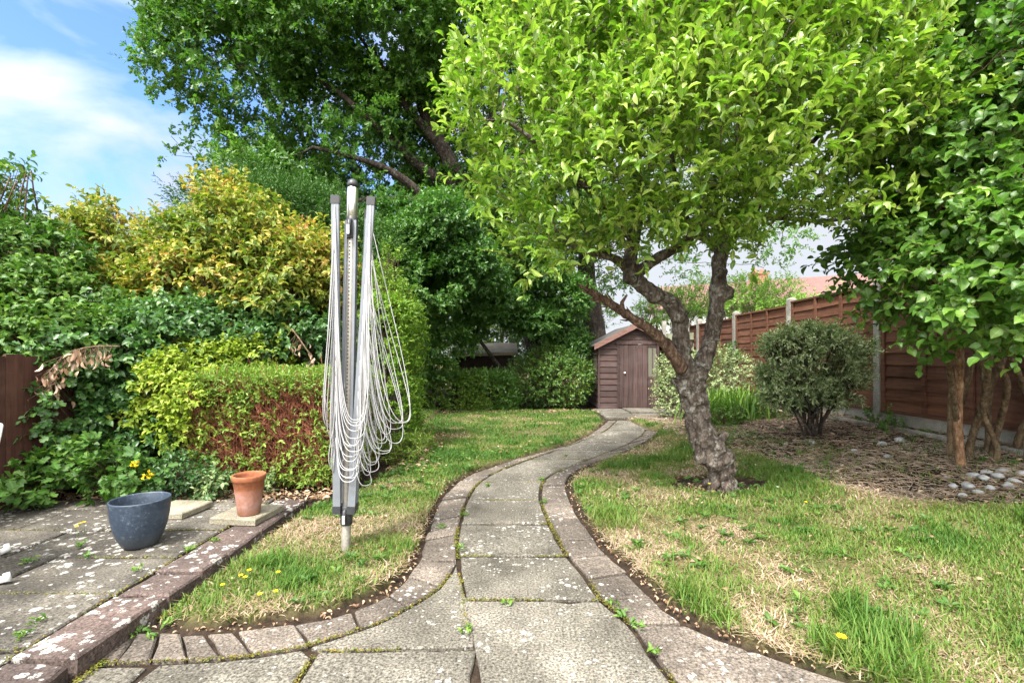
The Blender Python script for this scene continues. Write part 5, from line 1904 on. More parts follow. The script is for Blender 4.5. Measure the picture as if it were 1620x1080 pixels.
shrub('bramble_bush', 'dense dark leafy bramble thicket between ivy and lime green shrub', 'shrub', (-2.7, 4.6, .05),
      [ab(200, 580, 4.1, .45, .45, .36), ab(290, 540, 4.4, .45, .5, .36), ab(140, 600, 4.0, .30, .35, .28), ab(230, 660, 4.0, .36, .35, .30), ab(380, 550, 4.6, .45, .4, .30), ab(160, 540, 4.2, .35, .4, .3), ab(460, 540, 4.8, .4, .4, .35), ab(260, 720, 3.9, .3, .3, .2)],
      'lf_ivy', 2600, 10, .16, .068, .66, 'oval', 22, 'twig', .012, (2.0, .36), 3.6, .7, .25, .4, 55, .3, .25, fwd=.2)
shrub('lime_shrub', 'lime yellow leaved shrub left of the clipped hedge', 'shrub', (-2.45, 4.0, .05),
      [ab(265, 610, 3.9, .20, .25, .18), ab(300, 590, 4.0, .25, .25, .18), ab(250, 650, 3.85, .14, .2, .16), ab(310, 640, 3.75, .18, .2, .22), ab(330, 570, 4.2, .3, .3, .14), ab(400, 565, 4.4, .3, .3, .12), ab(290, 690, 3.75, .14, .16, .12)],
      'lf_lime', 950, 9, .12, .050, .6, 'oval', 18, 'twig', .007, (3, .36), 3.4, .7, .3, .4, 55, .2, .25, fwd=.2)


# ------------------------------------------------------------------ clipped hedges
def box_points(x0, x1, y0, y1, z0, z1, n, depth=.06, faces='FTLRB'):
    dx, dy, dz = x1 - x0, y1 - y0, z1 - z0
    A = {'F': dx * dz, 'B': dx * dz, 'L': dy * dz, 'R': dy * dz, 'T': dx * dy}
    fl = list(faces)
    pr = np.array([A[f] for f in fl])
    k = RNG.choice(len(fl), n, p=pr / pr.sum())
    u, v_ = RNG.random(n), RNG.random(n)
    P = np.zeros((n, 3))
    D = np.zeros((n, 3))
    dp = RNG.random(n) ** 1.5 * depth
    for i, f in enumerate(fl):
        m_ = k == i
        if f in 'FB':
            P[m_, 0] = x0 + u[m_] * dx
            P[m_, 2] = z0 + v_[m_] * dz
            P[m_, 1] = y0 + dp[m_] if f == 'F' else y1 - dp[m_]
            D[m_, 1] = -1 if f == 'F' else 1
        elif f in 'LR':
            P[m_, 1] = y0 + u[m_] * dy
            P[m_, 2] = z0 + v_[m_] * dz
            P[m_, 0] = x0 + dp[m_] if f == 'L' else x1 - dp[m_]
            D[m_, 0] = -1 if f == 'L' else 1
        else:
            P[m_, 0] = x0 + u[m_] * dx
            P[m_, 1] = y0 + v_[m_] * dy
            P[m_, 2] = z1 - dp[m_]
            D[m_, 2] = 1
    # uneven clipping, rounded edges
    c = np.array([(x0 + x1) / 2, (y0 + y1) / 2, (z0 + z1) / 2])
    h = np.array([dx, dy, dz]) / 2
    q = (P - c) / h
    e = np.sort(np.abs(q), axis=1)
    P = c + (P - c) * (1 - .085 * np.clip(e[:, 1:2] - .72, 0, 1) / .28 * (np.clip(e[:, 2:3] - .72, 0, 1) / .28))
    P += D * ((vnoise(P, 3.2, 77) - .5) * .07)[:, None]
    return P, D


def core(name, x0, x1, y0, y1, z0, z1, mat, parent):
    """tangled inner branchwork"""
    n = int(900 * (x1 - x0) * (y1 - y0) * (z1 - z0)) + 300
    A = np.stack([RNG.uniform(x0, x1, n), RNG.uniform(y0, y1, n), RNG.uniform(z0, z1, n)], 1)
    d = rand_unit(n)
    d[:, 2] = np.abs(d[:, 2]) + .3
    st = Sticks()
    st.add(A, A + nrm(d) * RNG.uniform(.12, .35, (n, 1)), .006, .002)
    return st


# low clipped hedge: dense pale top, thin reddish twiggy front
HX0, HX1, HY0, HY1, HZ0, HZ1 = -2.42, -1.28, 3.62, 4.75, .06, .90
hg = thing('clipped_hedge', 'low box clipped hedge with green top and bare reddish twigs in front', 'hedge', (-1.85, 3.65, .06))
lv = Leaves()
P_, D_ = box_points(HX0, HX1, HY0, HY1, HZ0, HZ1, 3000, .05, 'T')
lv.twigs(P_, D_ * .9 + RNG.normal(size=P_.shape) * .4, .07, 7, .036, .42, 'kite', 50, 0, .3, 2, .4)
P_, D_ = box_points(HX0, HX1, HY0, HY1, HZ1 - .16, HZ1, 900, .05, 'FLR')
lv.twigs(P_, D_ * .6 + RNG.normal(size=P_.shape) * .4 + np.array([0, 0, .4]), .07, 7, .036, .42, 'kite', 50, 0, .3, 2, .4)
P_, D_ = box_points(HX0, HX1, HY0, HY1, HZ0, HZ1 - .10, 3600, .08, 'FLR')
k = RNG.random(len(P_)) < np.clip(1.0 - .76 * (P_[:, 2] - HZ0) / (HZ1 - HZ0) + 1.3 * (vnoise(P_, 3.0, 5) - .5), .08, 1)
P_, D_ = P_[k], D_[k]
lv.twigs(P_, D_ * .6 + RNG.normal(size=P_.shape) * .4 + np.array([0, 0, .35]), .08, 6, .046, .40, 'kite', 55, .05, .3, 2, .4)
lv.build('foliage', M['lf_hedge'], hg)
st = core('c', HX0 + .1, HX1 - .1, HY0 + .12, HY1 - .1, HZ0, HZ1 - .12, None, None)
n = 4200
A = np.stack([RNG.uniform(HX0, HX1, n), HY0 + .02 + .16 * RNG.random(n) ** 1.3, RNG.uniform(HZ0, HZ1 - .05, n)], 1)
d = RNG.normal(size=(n, 3)) * .5 + np.array([0, -.35, .8])
st.add(A, A + nrm(d) * RNG.uniform(.05, .16, (n, 1)), .0028, .0012)
n = 900
A = np.stack([RNG.choice([HX0 + .03, HX1 - .03], n) + RNG.normal(size=n) * .02, RNG.uniform(HY0, HY1, n), RNG.uniform(HZ0, HZ1 - .05, n)], 1)
d = RNG.normal(size=(n, 3)) * .5 + np.array([0, 0, .8])
st.add(A, A + nrm(d) * RNG.uniform(.05, .16, (n, 1)), .0028, .0012)
mb = MB()
for k in range(40):
    x = RNG.uniform(HX0 + .1, HX1 - .1)
    y = RNG.uniform(HY0 + .08, HY1 - .1)
    mb.tube([(x, y, 0), (x + RNG.normal() * .05, y + RNG.normal() * .05, .4), (x + RNG.normal() * .1, y + RNG.normal() * .1, .8)], [.012, .008, .004], 5)
st.addmb(mb)
st.build('twigs', M['twig_red'], hg)


def hedge(name, label, dims, mat, n, per, L_, size, width, base=None, bark='twig', faces='FTLR', templ='kite', group=None, cat='hedge'):
    x0, x1, y0, y1, z0, z1 = dims
    t = thing(name, label, cat, base or ((x0 + x1) / 2, y0, z0), group)
    P_, D_ = box_points(x0, x1, y0, y1, z0, z1, n, .12, faces)
    lv = Leaves()
    lv.twigs(P_, D_ * .7 + RNG.normal(size=P_.shape) * .4 + np.array([0, 0, .35]), L_, per, size, width, templ, 52, .05, .3, 1.3, .5)
    lv.build('foliage', M[mat], t)
    st = core('c', x0 + .1, x1 - .1, y0 + .1, y1 - .1, z0, z1 - .1, None, None)
    st.build('twigs', M[bark], t)
    return t


hedge('privet_hedge', 'tall trimmed privet hedge with yellow tips standing behind the clothes dryer', (-2.35, -1.10, 5.0, 5.9, 0, 1.70), 'lf_privet', 3600, 9, .11, .048, .46)
shrub('privet_bush', 'yellow tipped loose growth rising above the tall privet hedge', 'shrub', (-1.6, 5.5, .0), [(-1.8, 5.5, 1.75, .55, .45, .33), (-1.40, 5.45, 1.72, .26, .35, .20), (-1.36, 5.4, 2.03, .10, .14, .22), (-2.1, 5.4, 1.95, .4, .4, .25)], 'lf_privet', 900, 9, .13, .05, .45, 'kite', 12, 'twig', .01, (2.5, .36), 3.2, .6, .5, .35)
hedge('laurel_hedge', 'dark trimmed hedge along the back of the lawn, left stretch', (-2.0, .05, 9.25, 10.3, 0, .68), 'lf_laurel', 2600, 8, .14, .07, .45)
shrub('laurel_bush', 'rounded dark green bush with lighter flecks just left of the shed', 'shrub', (.75, 10.1, 0), [(.75, 10.1, .62, .78, .6, .62), (.35, 10.1, .55, .5, .5, .5), (1.15, 10.1, .55, .5, .5, .5), (1.4, 10.6, .7, .4, .5, .6), (.8, 10.1, .95, .5, .45, .32)], 'lf_laurel', 2100, 9, .16, .062, .45, 'kite', 16, 'twig', .012, None, 4.5, .8, .25, .35, patch=1.6, fwd=.15)
shrub('understorey_bush', 'dark shaded bushes under the oak behind the back hedge', 'shrub', (-1.6, 11, 0), [(-2.5, 11.0, .9, .6, .6, .8), (-2.6, 10.6, 1.4, .7, .5, .7), (-3.4, 10.5, 1.3, .8, .5, 1.0), (.9, 12.2, 1.2, .9, .5, 1.1), (-1.9, 10.7, .8, .5, .3, .7), (-.2, 15.6, 1.8, 1.6, .6, 1.4), (1.7, 13.6, 1.6, .9, .5, 1.3), (-2.9, 12.6, 1.6, .8, .5, 1.2)], 'lf_laurel', 3800, 10, .2, .09, .5, 'kite', 0, 'twig', .015, None, 3.2, .8, .2, .4)

# ------------------------------------------------------------------ right bed plants
rbz = float(terrain(3.32, 5.4))
shrub('clipped_shrub', 'round clipped shrub with small grey green leaves and open stems in the mulch bed', 'shrub', (3.35, 5.4, rbz),
      [(3.20, 5.4, rbz + .80, .40, .40, .40), (3.46, 5.4, rbz + .82, .38, .40, .38), (3.33, 5.4, rbz + 1.02, .48, .42, .20), (3.05, 5.38, rbz + .58, .26, .32, .24), (3.60, 5.35, rbz + .62, .24, .32, .26), (3.84, 5.3, rbz + .95, .10, .12, .10), (3.3, 5.6, rbz + .55, .4, .25, .25)],
      'lf_vari', 2300, 10, .11, .050, .46, 'kite', 22, 'bark_oak', .014, (3.0, .39), 5.0, .8, .3, .45, 50, .05, .3, patch=3, pw=.3, basesp=.05, twigs=True)
shrub('variegated_shrub', 'pale variegated shrub between the shed door and the apple trunk', 'shrub', (3.05, 8.3, .02),
      [(2.75, 8.2, .45, .30, .35, .45), (3.0, 8.4, .75, .38, .35, .36), (3.55, 8.1, .8, .42, .4, .38), (3.3, 8.3, .5, .5, .4, .5), (2.72, 8.3, .85, .22, .25, .25)],
      'lf_vari', 1500, 9, .12, .05, .5, 'kite', 20, 'twig', .010, None, 4, .8, .3, .35, patch=1.6)
sp = thing('daylily_clump', 'clump of bright green strappy leaves behind the apple trunk', 'plant', (3.15, 7.0, .03))
lv_V, lv_T, lv_R = [], [], []
nv = 0
for k in range(330):
    cx_, cy_ = 3.15 + RNG.normal() * .30, 7.05 + RNG.normal() * .16
    z0 = float(terrain(cx_, cy_))
    az = RNG.random() * 6.28
    hgt = RNG.uniform(.34, .62)
    lean = RNG.uniform(.1, .55)
    w_ = RNG.uniform(.016, .026)
    sd = np.array([-math.sin(az), math.cos(az), 0]) * w_ / 2
    dr_ = np.array([math.cos(az), math.sin(az), 0])
    b0 = np.array([cx_, cy_, z0])
    pts = [b0 + dr_ * lean * (t ** 2) * .6 + np.array([0, 0, hgt * (t - .35 * lean * t ** 3)]) for t in (0, .35, .65, .88, 1)]
    for q, f in zip(pts, (.7, 1, .9, .55, .05)):
        lv_V += [q - sd * f, q + sd * f]
    for i in range(4):
        lv_T += [(nv + 2 * i, nv + 2 * i + 1, nv + 2 * i + 3), (nv + 2 * i, nv + 2 * i + 3, nv + 2 * i + 2)]
    lv_R += [RNG.random()] * 8
    nv += 10
mesh_np('leaf_blades', np.array(lv_V), np.array(lv_T), M['lf_strap'], np.array(lv_R), parent=sp)
for k, (nm, lab, x, y, s_) in enumerate((('bush', 'low leafy green bush at the front of the strappy clump', 3.0, 6.75, .2), ('bush', 'small dark leafy bush beside the strappy clump, near the fence', 3.75, 6.9, .26))):
    z0 = float(terrain(x, y))
    shrub(nm, lab, 'shrub', (x, y, z0), [(x, y, z0 + s_ * .7, s_ * 1.2, s_, s_ * .75)], 'lf_green', 130, 8, .10, .05, .5, 'kite', 8, 'twig', .006)
# trees beyond the fence
for k, (lab, bl, nn) in enumerate((('bright green leafy tree beyond the old board fence, left of the forked trunk', [ab(1060, 490, 14.5, 1.0, .8, .55), ab(1110, 470, 14.5, .8, .8, .5), ab(1030, 500, 14.3, .6, .6, .5)], 700),
                               ('pale green bushy tree above the fence between the apple limb and the red roof', [ab(1180, 470, 13.5, .8, .8, .55), ab(1228, 462, 13.5, .55, .7, .36), ab(1170, 500, 13, .8, .8, .5), ab(1250, 490, 13, .5, .6, .3)], 800),
                               ('low pale bush with white flecks against the red roofed house', [ab(1290, 488, 12, .5, .6, .20), ab(1330, 478, 11, .4, .5, .14), ab(1265, 495, 12, .5, .6, .28)], 300))):
    bx, by = bl[0][0], bl[0][1]
    shrub('tree', lab, 'tree', (bx, by, 0), bl, 'lf_far', nn, 12, .26, .085, .55, 'kite', 10, 'twig', .03, (1.1, .34), 3.4, .7, .3, .45, group='trees beyond the right fence', crownname='crown', stemname='trunk')

shrub('tree', 'sunlit yellow green tree far behind the oak limbs and outbuilding', 'tree', (-.6, 15.5, 0), [ab(720, 460, 15.5, 1.0, .6, .8), ab(800, 450, 15.5, 1.0, .6, .8), ab(860, 480, 15.5, .9, .6, .8), ab(640, 450, 15.5, .9, .6, .8), ab(760, 530, 15.5, 1.5, .6, .7), ab(930, 500, 15.5, .8, .6, .8)], 'lf_far', 1700, 11, .3, .11, .55, 'kite', 8, 'twig', .04, (1.0, .34), 3.4, .7, .3, .45, crownname='crown', stemname='trunk')

# ================================================================== low plants, litter, stones, weeds, flowers
for nm, lab, cat, (px, py), bl, mt, nn, sz, tm in (
        ('leafy_plant', 'low plant with large lobed green leaves at the patio corner by the dark fence', 'plant', (75, 790), [ab(70, 755, 3.25, .15, .15, .12), ab(110, 735, 3.35, .14, .14, .12), ab(40, 780, 3.1, .10, .10, .06)], 'lf_green', 85, .075, 'lobed'),
        ('leafy_plant', 'broad leaved green seedling clump behind the blue pot', 'plant', (190, 780), [ab(180, 750, 3.3, .18, .16, .12), ab(150, 725, 3.4, .14, .14, .12), ab(225, 760, 3.3, .14, .14, .10)], 'lf_green', 110, .075, 'lobed'),
        ('leafy_plant', 'low tangle of small leaved greenery between blue pot and clipped hedge', 'plant', (290, 780), [ab(285, 750, 3.45, .2, .2, .12), ab(330, 770, 3.4, .16, .12, .07), ab(250, 770, 3.4, .12, .12, .07)], 'lf_ivy', 190, .045, 'oval'),
        ('leafy_plant', 'small pale variegated plant at the foot of the clipped hedge by the terracotta pot', 'plant', (335, 775), [ab(335, 770, 3.38, .07, .06, .06), ab(415, 770, 3.5, .05, .05, .04)], 'lf_vari', 45, .05, 'oval')):
    x, y = G(px, py, .06)
    shrub(nm, lab, cat, (x, y, .05), bl, mt, nn, 6, .10, sz, .85 if tm == 'lobed' else .55, tm, 8, 'twig', .005, None, 3, .5, .35, .4, 60, .25, .25, fwd=.2, smooth=False)
shrub('weed_fringe', 'dry yellowing stalks and weeds at the foot of the tall privet hedge', 'plant', (-1.05, 4.9, .03), [(-1.0, 4.75, .12, .16, .25, .12), (-.98, 5.3, .1, .12, .35, .1), (-1.2, 4.7, .1, .2, .15, .1)], 'lf_hedge', 160, 6, .12, .08, .14, 'kite', 8, 'twig', .004, None, 3, .4, .7, .4)
sg = thing('spurge_plant', 'small plant with yellow flower heads behind the blue pot', 'plant', (*G(222, 775, .06), .06))
mbx = MB()
fl = Leaves()
for px, py in ((214, 735), (236, 752)):
    q = np.array(P3(px, py, 3.2))
    b0 = np.array(sg.location)
    mbx.tube([b0, b0 * .4 + q * .6 + np.array([.02, 0, .05]), q], .0035, 5)
    pp = q + RNG.normal(size=(26, 3)) * .010
    fl = Leaves()
    fl.add(pp, rand_unit(26) + np.array([0, -.4, .8]), rand_unit(26) + np.array([0, 0, 1]), RNG.uniform(.014, .024, 26), .8, 'kite', RNG.random(26))
    fl.build('flower_head', M['petal_y'], sg)
mbx.build('stems', M['lf_strap'], sg)


# dead branch with dry leaves hanging over the ivy
for lab, pts, n_ in (('dead branch with hanging pale brown dry leaves over the ivy', [(190, 548, 3.5), (150, 548, 3.42), (115, 556, 3.4), (90, 575, 3.38), (82, 610, 3.38)], 85),
                     ('dead brown spray hanging at the right end of the bramble, behind the clipped hedge', [(462, 520, 4.4), (480, 545, 4.35), (492, 565, 4.35), (500, 590, 4.35)], 30)):
    pts = [np.array(P3(*p)) for p in pts]
    t = thing('dead_branch', lab, 'branch', tuple(pts[0]))
    mbx = MB()
    sp_ = spline(pts, 6)
    mbx.tube(sp_, list(np.linspace(.007, .003, len(sp_))), 6)
    P_ = sp_[RNG.integers(2, len(sp_), n_)]
    E_ = P_ + RNG.normal(size=(n_, 3)) * .05 + np.array([0, -.02, -.07])
    fl = Leaves()
    fl.add(E_, RNG.normal(size=(n_, 3)) * .35 + np.array([0, 0, -1]), rand_unit(n_), RNG.uniform(.035, .07, n_), .45, 'oval', RNG.random(n_))
    ss = Sticks()
    ss.addmb(mbx)
    ss.add(P_, E_, .002, .0012)
    ss.build('stem', M['twig'], t)
    fl.build('dry_leaves', M['lf_dry'], t)


def scatter(poly, n, bb, keep=None):
    x0, x1, y0, y1 = bb
    X, Y = RNG.uniform(x0, x1, n), RNG.uniform(y0, y1, n)
    ok = inside(poly, X, Y)
    if keep is not None:
        ok &= keep(X, Y)
    return X[ok], Y[ok]


# mulch chips, needles and twigs on the right bed
bedpoly = BED[:-1] + [(4.42, 2.3), (4.42, 8.6), (2.1, 8.6)]
X, Y = scatter(bedpoly, 24000, (1.6, 4.45, 2.3, 8.6))
k = RNG.random(len(X)) < np.where(Y < 4.6, 1, .5)
X, Y = X[k], Y[k]
Z = terrain(X, Y) + 0.004 + .012 * RNG.random(len(X))
pp2 = np.stack([X, Y], 1)
Z += 0.02 * (vnoise(pp2, 1.7, 5) - .5) + 0.012 * (vnoise(pp2, 6, 6) - .5)
az = RNG.random(len(X)) * 6.28
ln_ = RNG.uniform(.02, .11, len(X))
d = np.stack([np.cos(az), np.sin(az), RNG.normal(size=len(X)) * .18], 1)
P_ = np.stack([X, Y, Z], 1)
st = Sticks()
st.add(P_ - d * ln_[:, None] / 2, P_ + d * ln_[:, None] / 2, RNG.uniform(.0012, .0038, len(X)), RNG.uniform(.001, .003, len(X)))
o = st.build('mulch', M['mulch'])
tag(o, 'twiggy brown mulch covering the bed by the right fence', 'mulch', kind='stuff')

bedgrass = [(1.95, 8.2), (1.97, 7.0), (2.3, 5.9), (2.38, 4.6), (2.42, 3.7), (2.55, 3.2), (2.8, 2.95), (3.3, 2.75), (4.3, 2.5), (4.35, 4.8), (3.0, 5.2), (3.0, 7.5)]
_lz = lawn_z
lawn_z = lambda X, Y: _lz(X, Y) - .035
o = grass('bed_grass', bedgrass, [(1.9, 3.2, 2.5, 7.5, 1500, .05, .005, .3), (3.2, 4.3, 2.5, 7.5, 350, .06, .005, .3)], 'sparse wispy grass straying from the lawn into the mulch bed', .62)
lawn_z = _lz

# dry leaf litter: lawn gutters, hedge feet, bed
lt = Leaves()


def litter(X, Y, z, size=(.018, .045)):
    n = len(X)
    P_ = np.stack([X, Y, z], 1)
    az = RNG.random(n) * 6.28
    d = np.stack([np.cos(az), np.sin(az), RNG.normal(size=n) * .25], 1)
    nn = RNG.normal(size=(n, 3)) * .35 + np.array([0, 0, 1])
    lt.add(P_, d, nn, RNG.uniform(size[0], size[1], n), .55, 'oval', RNG.random(n))


for crv, off, n in ((ROc, .035, 420), (LOc, -.035, 300), (AO, .03, 130)):
    S = spline(crv, 20)
    i = RNG.integers(0, len(S) - 1, n)
    T_ = nrm(S[i + 1] - S[i])
    nrml = np.stack([T_[:, 1], -T_[:, 0]], 1)
    o_ = off + RNG.normal(size=n) * .022
    q = S[i] + nrml * o_[:, None] + T_ * RNG.uniform(0, .05, (n, 1))
    litter(q[:, 0], q[:, 1], np.full(n, .004) + np.maximum(terrain(q[:, 0], q[:, 1]) + .012, 0), (.008, .024))
X, Y = RNG.uniform(-2.0, 1.6, 900), 9.15 + RNG.normal(size=900) * .12
litter(X, Y, np.full(900, .03), (.03, .07))
X, Y = RNG.uniform(-3.2, -1.3, 700), 3.45 + RNG.normal(size=700) * .07
litter(X, Y, np.where(Y < 3.42, PZ + .008, .07), (.018, .05))
X, Y = RNG.normal(size=260) * .1 - 1.0, RNG.uniform(4.3, 6.4, 260)
litter(X, Y, np.full(260, .05), (.03, .07))
X, Y = scatter(bedpoly, 1300, (1.6, 4.45, 2.3, 8.6))
litter(X, Y, terrain(X, Y) + .018, (.02, .05))
X, Y = 1.68 + RNG.normal(size=160) * .2, 3.9 + RNG.normal(size=160) * .14
litter(X, Y, np.full(160, .006), (.015, .035))
X, Y = RNG.uniform(-1.3, 3.5, 420), RNG.uniform(1.8, 6, 420)
k = inside(LAWN_L, X, Y) | inside(LAWN_R, X, Y)
litter(X[k], Y[k], lawn_z(X[k], Y[k]) + .02, (.015, .04))
o = lt.build('leaf_litter', M['lf_dry'])
tag(o, 'dry brown leaves fallen along lawn edges, hedge feet and the mulch bed', 'leaf litter', kind='stuff')

# broad leaved weeds and clover in the turf
wd = Leaves()
for poly, bb, n, rr in ((LAWN_L, (-1.4, .6, 1.8, 5.5), 520, .5), (LAWN_R, (.2, 4.5, 1.3, 5), 380, .5), (bedpoly, (1.8, 4.4, 2.4, 7), 150, .6)):
    X, Y = scatter(poly, n, bb)
    nz_ = vnoise(np.stack([X, Y], 1), 1.8, 55)
    k = nz_ > .42
    X, Y = X[k], Y[k]
    for x, y in zip(X, Y):
        m_ = RNG.integers(5, 11)
        az = RNG.random() * 6.28 + np.arange(m_) * 2.4
        z = float(lawn_z(np.array([x]), np.array([y]))[0]) if poly is not bedpoly else float(terrain(x, y)) + .01
        d = np.stack([np.cos(az), np.sin(az), RNG.uniform(.25, .9, m_)], 1)
        P_ = np.array([x, y, z + .004]) + d * np.array([.006, .006, .012])
        wd.add(P_, d, np.tile([0, 0, 1.0], (m_, 1)) + RNG.normal(size=(m_, 3)) * .2, RNG.uniform(.02, .05, m_), .42, 'oval', np.clip(RNG.random() * .5 + RNG.random(m_) * .4, 0, 1))
o = wd.build('lawn_weeds', M['lf_green'])
tag(o, 'broad leaved weeds growing through the lawns and bed', 'weeds', kind='stuff')

# weeds in the joints of path and patio, each its own small tuft
LT_ = 'little green weed growing from a joint of the paving'
wspots = [(727, 868, 0, 'little green weed in the left joint of the path, nearest the dryer'), (738, 1000, 0, None), (858, 760, 0, 'pale green weed sprouting at the bend on the right side of the path'), (700, 835, 0, None), (800, 955, 0, None), (968, 955, 0, None), (985, 975, 0, None), (1005, 990, 0, None),
          (1035, 1035, 0, None), (862, 795, 0, None), (735, 815, 0, None), (215, 1003, 0, None), (240, 1010, 0, None), (170, 1020, 0, None), (115, 1055, 0, None), (95, 1070, 0, None), (370, 910, 0, None), (330, 935, 0, None), (290, 960, 0, None), (265, 990, 0, None),
          (125, 865, PZ, None), (45, 890, PZ, None), (140, 882, PZ, None), (300, 872, PZ, None), (60, 985, PZ, None), (30, 1010, PZ, None), (215, 905, PZ, None), (340, 858, PZ, None), (895, 722, 0, None), (770, 770, 0, None)]
for px, py, z, lab in wspots:
    x, y = G(px, py, z)
    m_ = int(RNG.integers(10, 20))
    wl = Leaves()
    az = RNG.random(m_) * 6.28
    d = np.stack([np.cos(az), np.sin(az), RNG.uniform(.3, 1.4, m_)], 1)
    P_ = np.array([x, y, z + .002]) + np.stack([RNG.normal(size=m_) * .010, RNG.normal(size=m_) * .014, RNG.random(m_) * .01], 1)
    wl.add(P_, d, np.tile([0, 0, 1.0], (m_, 1)) + RNG.normal(size=(m_, 3)) * .3, RNG.uniform(.014, .034, m_), .42, 'oval', .4 + .6 * RNG.random(m_))
    o = wl.build('weed', M['lf_green'], loc=(x, y, z))
    tag(o, 'small green weed in a joint between the dark patio slabs' if z > 0 else 'small green weed in a joint of the curving garden path', 'weed', 'weeds in the patio joints' if z > 0 else 'weeds in the path joints')


def flower(nm, lab, px, py, z, h, r, mat, group, npet=12, heart=False):
    x, y = G(px, py, z + h)
    t = thing(nm, lab, 'flower', (x, y, z), group)
    mbx = MB()
    mbx.tube([(x, y, z), (x + .004, y, z + h * .6), (x, y, z + h)], .0012, 4)
    mbx.build('stem', M['lf_strap'], t)
    fl = Leaves()
    az = np.arange(npet) * 6.283 / npet + RNG.random()
    d = np.stack([np.cos(az), np.sin(az) - .25, .35 + .2 * RNG.random(npet)], 1)
    fl.add(np.tile([x, y, z + h], (npet, 1)), d, np.tile([0, -.3, 1.0], (npet, 1)), np.full(npet, r), .45, 'kite', RNG.random(npet))
    fl.add(np.tile([x, y, z + h + .001], (6, 1)), np.roll(d[:6], 1, 0) + np.array([0, 0, .5]), np.tile([0, -.3, 1.0], (6, 1)), np.full(6, r * .55), .6, 'kite', RNG.random(6))
    fl.build('petals', M[mat], t)


for px, py in ((381, 910), (388, 913), (394, 902), (411, 940), (436, 935), (352, 925), (440, 905), (532, 803), (1275, 794), (1122, 765)):
    z = .045 if px < 800 else .07
    flower('dandelion', 'small yellow flower in the lawn beside the patio step' if px < 800 else 'yellow flower in the grass near the apple tree', px, py, z, .035, .012, 'petal_y', 'yellow flowers in the lawn')
flower('dandelion', 'large yellow dandelion near the path edge in the right foreground', 1331, 1008, .06, .04, .019, 'petal_y', 'yellow flowers in the lawn', 16)
for px, py in ((126, 828), (133, 826), (121, 833)):
    flower('hawkbit', 'small yellow flower growing from a patio joint left of the blue pot', px, py, PZ, .07, .012, 'petal_y', 'yellow flowers on the patio')
for px, py in ((1404, 775), (1440, 781), (1450, 784), (1396, 790), (1256, 728), (1243, 745), (1216, 725), (1546, 816), (1492, 814), (1330, 755), (1180, 712), (1060, 705), (1280, 738), (1360, 768), (1300, 724), (860, 655), (800, 660), (745, 668), (1230, 770), (1195, 735)):
    zz = .06 if px > 1000 else .04
    flower('daisy', 'tiny white daisy in the grass under the apple tree' if px > 1000 else 'tiny white daisy in the far lawn before the dark hedge', px, py, zz, .03, .011, 'petal_w', 'white daisies in the grass' if px > 1000 else 'white daisies in the far lawn', 9)

# cobbles
sl_ = [(1497, 755, .6), (1508, 768, .8), (1540, 752, 1), (1562, 748, 1), (1587, 746, 1.1), (1556, 760, 1), (1578, 757, 1), (1532, 770, 1.2), (1605, 762, 1.1), (1618, 750, 1.1), (1595, 768, 1), (1523, 783, .8), (1567, 772, .9), (1640, 765, 1.1), (1548, 778, .8),
       (1285, 700, 1.0), (1243, 702, .8), (1396, 702, 1.1), (1424, 697, 1.3), (1404, 722, .9), (1352, 712, .7)]
for k, (px, py, s_) in enumerate(sl_):
    x, y = G(px, py, .15)
    for _ in range(6):
        z = float(terrain(x, y))
        x, y = G(px, py, z + .01)
    heap = px > 1480
    mbx = MB()
    a_, b_, c_ = .042 * s_, .032 * s_, .020 * s_
    rz = RNG.random() * 3
    prof_n = 9
    vs_, fs_ = [], []
    for i in range(prof_n):
        t = math.pi * i / (prof_n - 1)
        for j in range(14):
            u = 2 * math.pi * j / 14
            v3 = Vector((math.sin(t) * math.cos(u), math.sin(t) * math.sin(u), math.cos(t)))
            f = 1 + .30 * mnoise.noise(v3 * 1.3 + Vector((k * 3.1, 0, 0))) + .10 * mnoise.noise(v3 * 3 + Vector((k, 5, 0)))
            vx, vy, vz = v3.x * a_ * f, v3.y * b_ * f, v3.z * c_ * f
            vs_.append((x + vx * math.cos(rz) - vy * math.sin(rz), y + vx * math.sin(rz) + vy * math.cos(rz), z + .013 * s_ + vz + (.02 if heap and k in (5, 6) else 0)))
    for i in range(prof_n - 1):
        for j in range(14):
            j2 = (j + 1) % 14
            fs_.append((i * 14 + j, (i + 1) * 14 + j, (i + 1) * 14 + j2, i * 14 + j2))
    mbx.add(vs_, fs_)
    o = mbx.build('cobble', M['cobble'], loc=(x, y, z), smooth=True)
    tag(o, 'smooth grey cobble in the loose heap in front of the large shrub' if heap else 'grey stone lying loose on the mulch near the round clipped shrub', 'stone', 'cobbles of the heap' if heap else 'loose stones on the mulch')

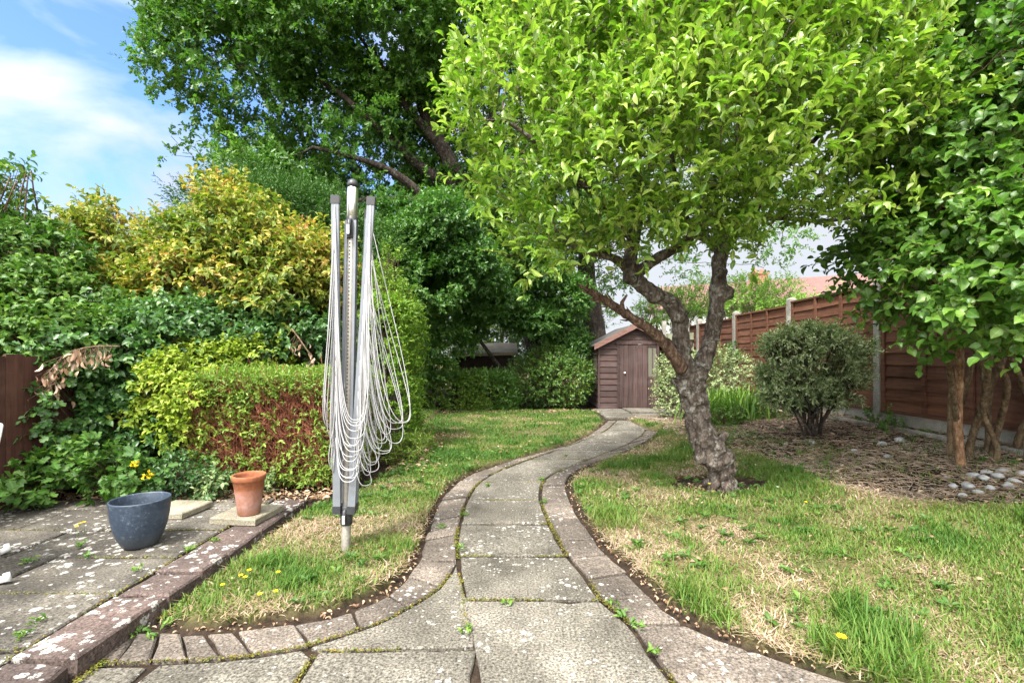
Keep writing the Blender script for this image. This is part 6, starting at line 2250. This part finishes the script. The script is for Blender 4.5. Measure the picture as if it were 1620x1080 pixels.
# wisps of climber on the fence
shrub('ivy', 'small wisp of ivy growing up the concrete post right of the apple limb', 'climber', (4.36, 9.6, .2), [(4.37, 9.55, 1.1, .08, .12, .3), (4.36, 9.6, .75, .1, .12, .25)], 'lf_ivy', 70, 7, .09, .06, .8, 'lobed', 4, 'twig', .006)
shrub('climber', 'pale yellow green vine tips against the brown fence above the round shrub', 'climber', (4.3, 6.3, .25), [(4.36, 6.15, 1.52, .05, .12, .12), (4.34, 6.3, 1.3, .05, .1, .1), (4.36, 7.6, 1.4, .05, .12, .12)], 'lf_lime', 26, 5, .1, .045, .7, 'oval', 4, 'twig', .004)
shrub('seedling', 'young green plant standing at the foot of the fence beside the concrete post', 'plant', (4.15, 5.5, .25), [(4.15, 5.5, .36, .12, .14, .08), (4.1, 5.2, .30, .1, .12, .06)], 'lf_green', 34, 6, .09, .06, .5, 'oval', 5, 'twig', .004)

# moss and grit filling the paving joints
mo = Leaves()


def moss_line(A, n, wd_=.006, z=-.004):
    A = np.asarray(A, float)
    i = RNG.integers(0, len(A) - 1, n)
    q = A[i] + (A[i + 1] - A[i]) * RNG.random((n, 1)) + RNG.normal(size=(n, 2)) * wd_
    k = vnoise(q, 4.5, 91) > .40
    q = q[k]
    n = len(q)
    mo.add(np.column_stack([q, np.full(n, z) + .006 * RNG.random(n)]), rand_unit(n) * np.array([1, 1, .3]) + np.array([0, 0, .25]), np.tile([0, 0, 1.0], (n, 1)) + RNG.normal(size=(n, 3)) * .4, RNG.uniform(.004, .011, n), .8, 'kite', RNG.random(n))


moss_line(Lspl, 2600, .007)
moss_line(Rspl, 2600, .007)
for j_ in joints[:8]:
    xa, xb = curve_at(Lspl, j_), curve_at(Rspl, j_)
    moss_line([(xa + (xb - xa) * t_, j_) for t_ in np.linspace(0, 1, 6)], 420, .005)
moss_line(spline(AI, 6), 1100, .006)
moss_line([(-.70, 1.45), (-.70, 1.7)], 160)
moss_line([(-.13, 1.45), (-.125, 1.75)], 200)
moss_line([(-.695, 1.73), (-.13, 1.748)], 300)
moss_line([(-1.41, 1.45), (-1.41, 2.0), (-1.41, 3.3)], 1300, .010, 0.0)
for y_ in rows[5:-1]:
    moss_line([(-3.0, y_), (-1.67, y_)], 420, .006, PZ - .004)
moss_line([(-1.657, 1.4), (-1.657, 3.3)], 500, .005, PZ - .004)
o = mo.build('joint_moss', M['lf_moss'])
tag(o, 'moss and grit filling the joints of path and patio', 'moss', kind='stuff')
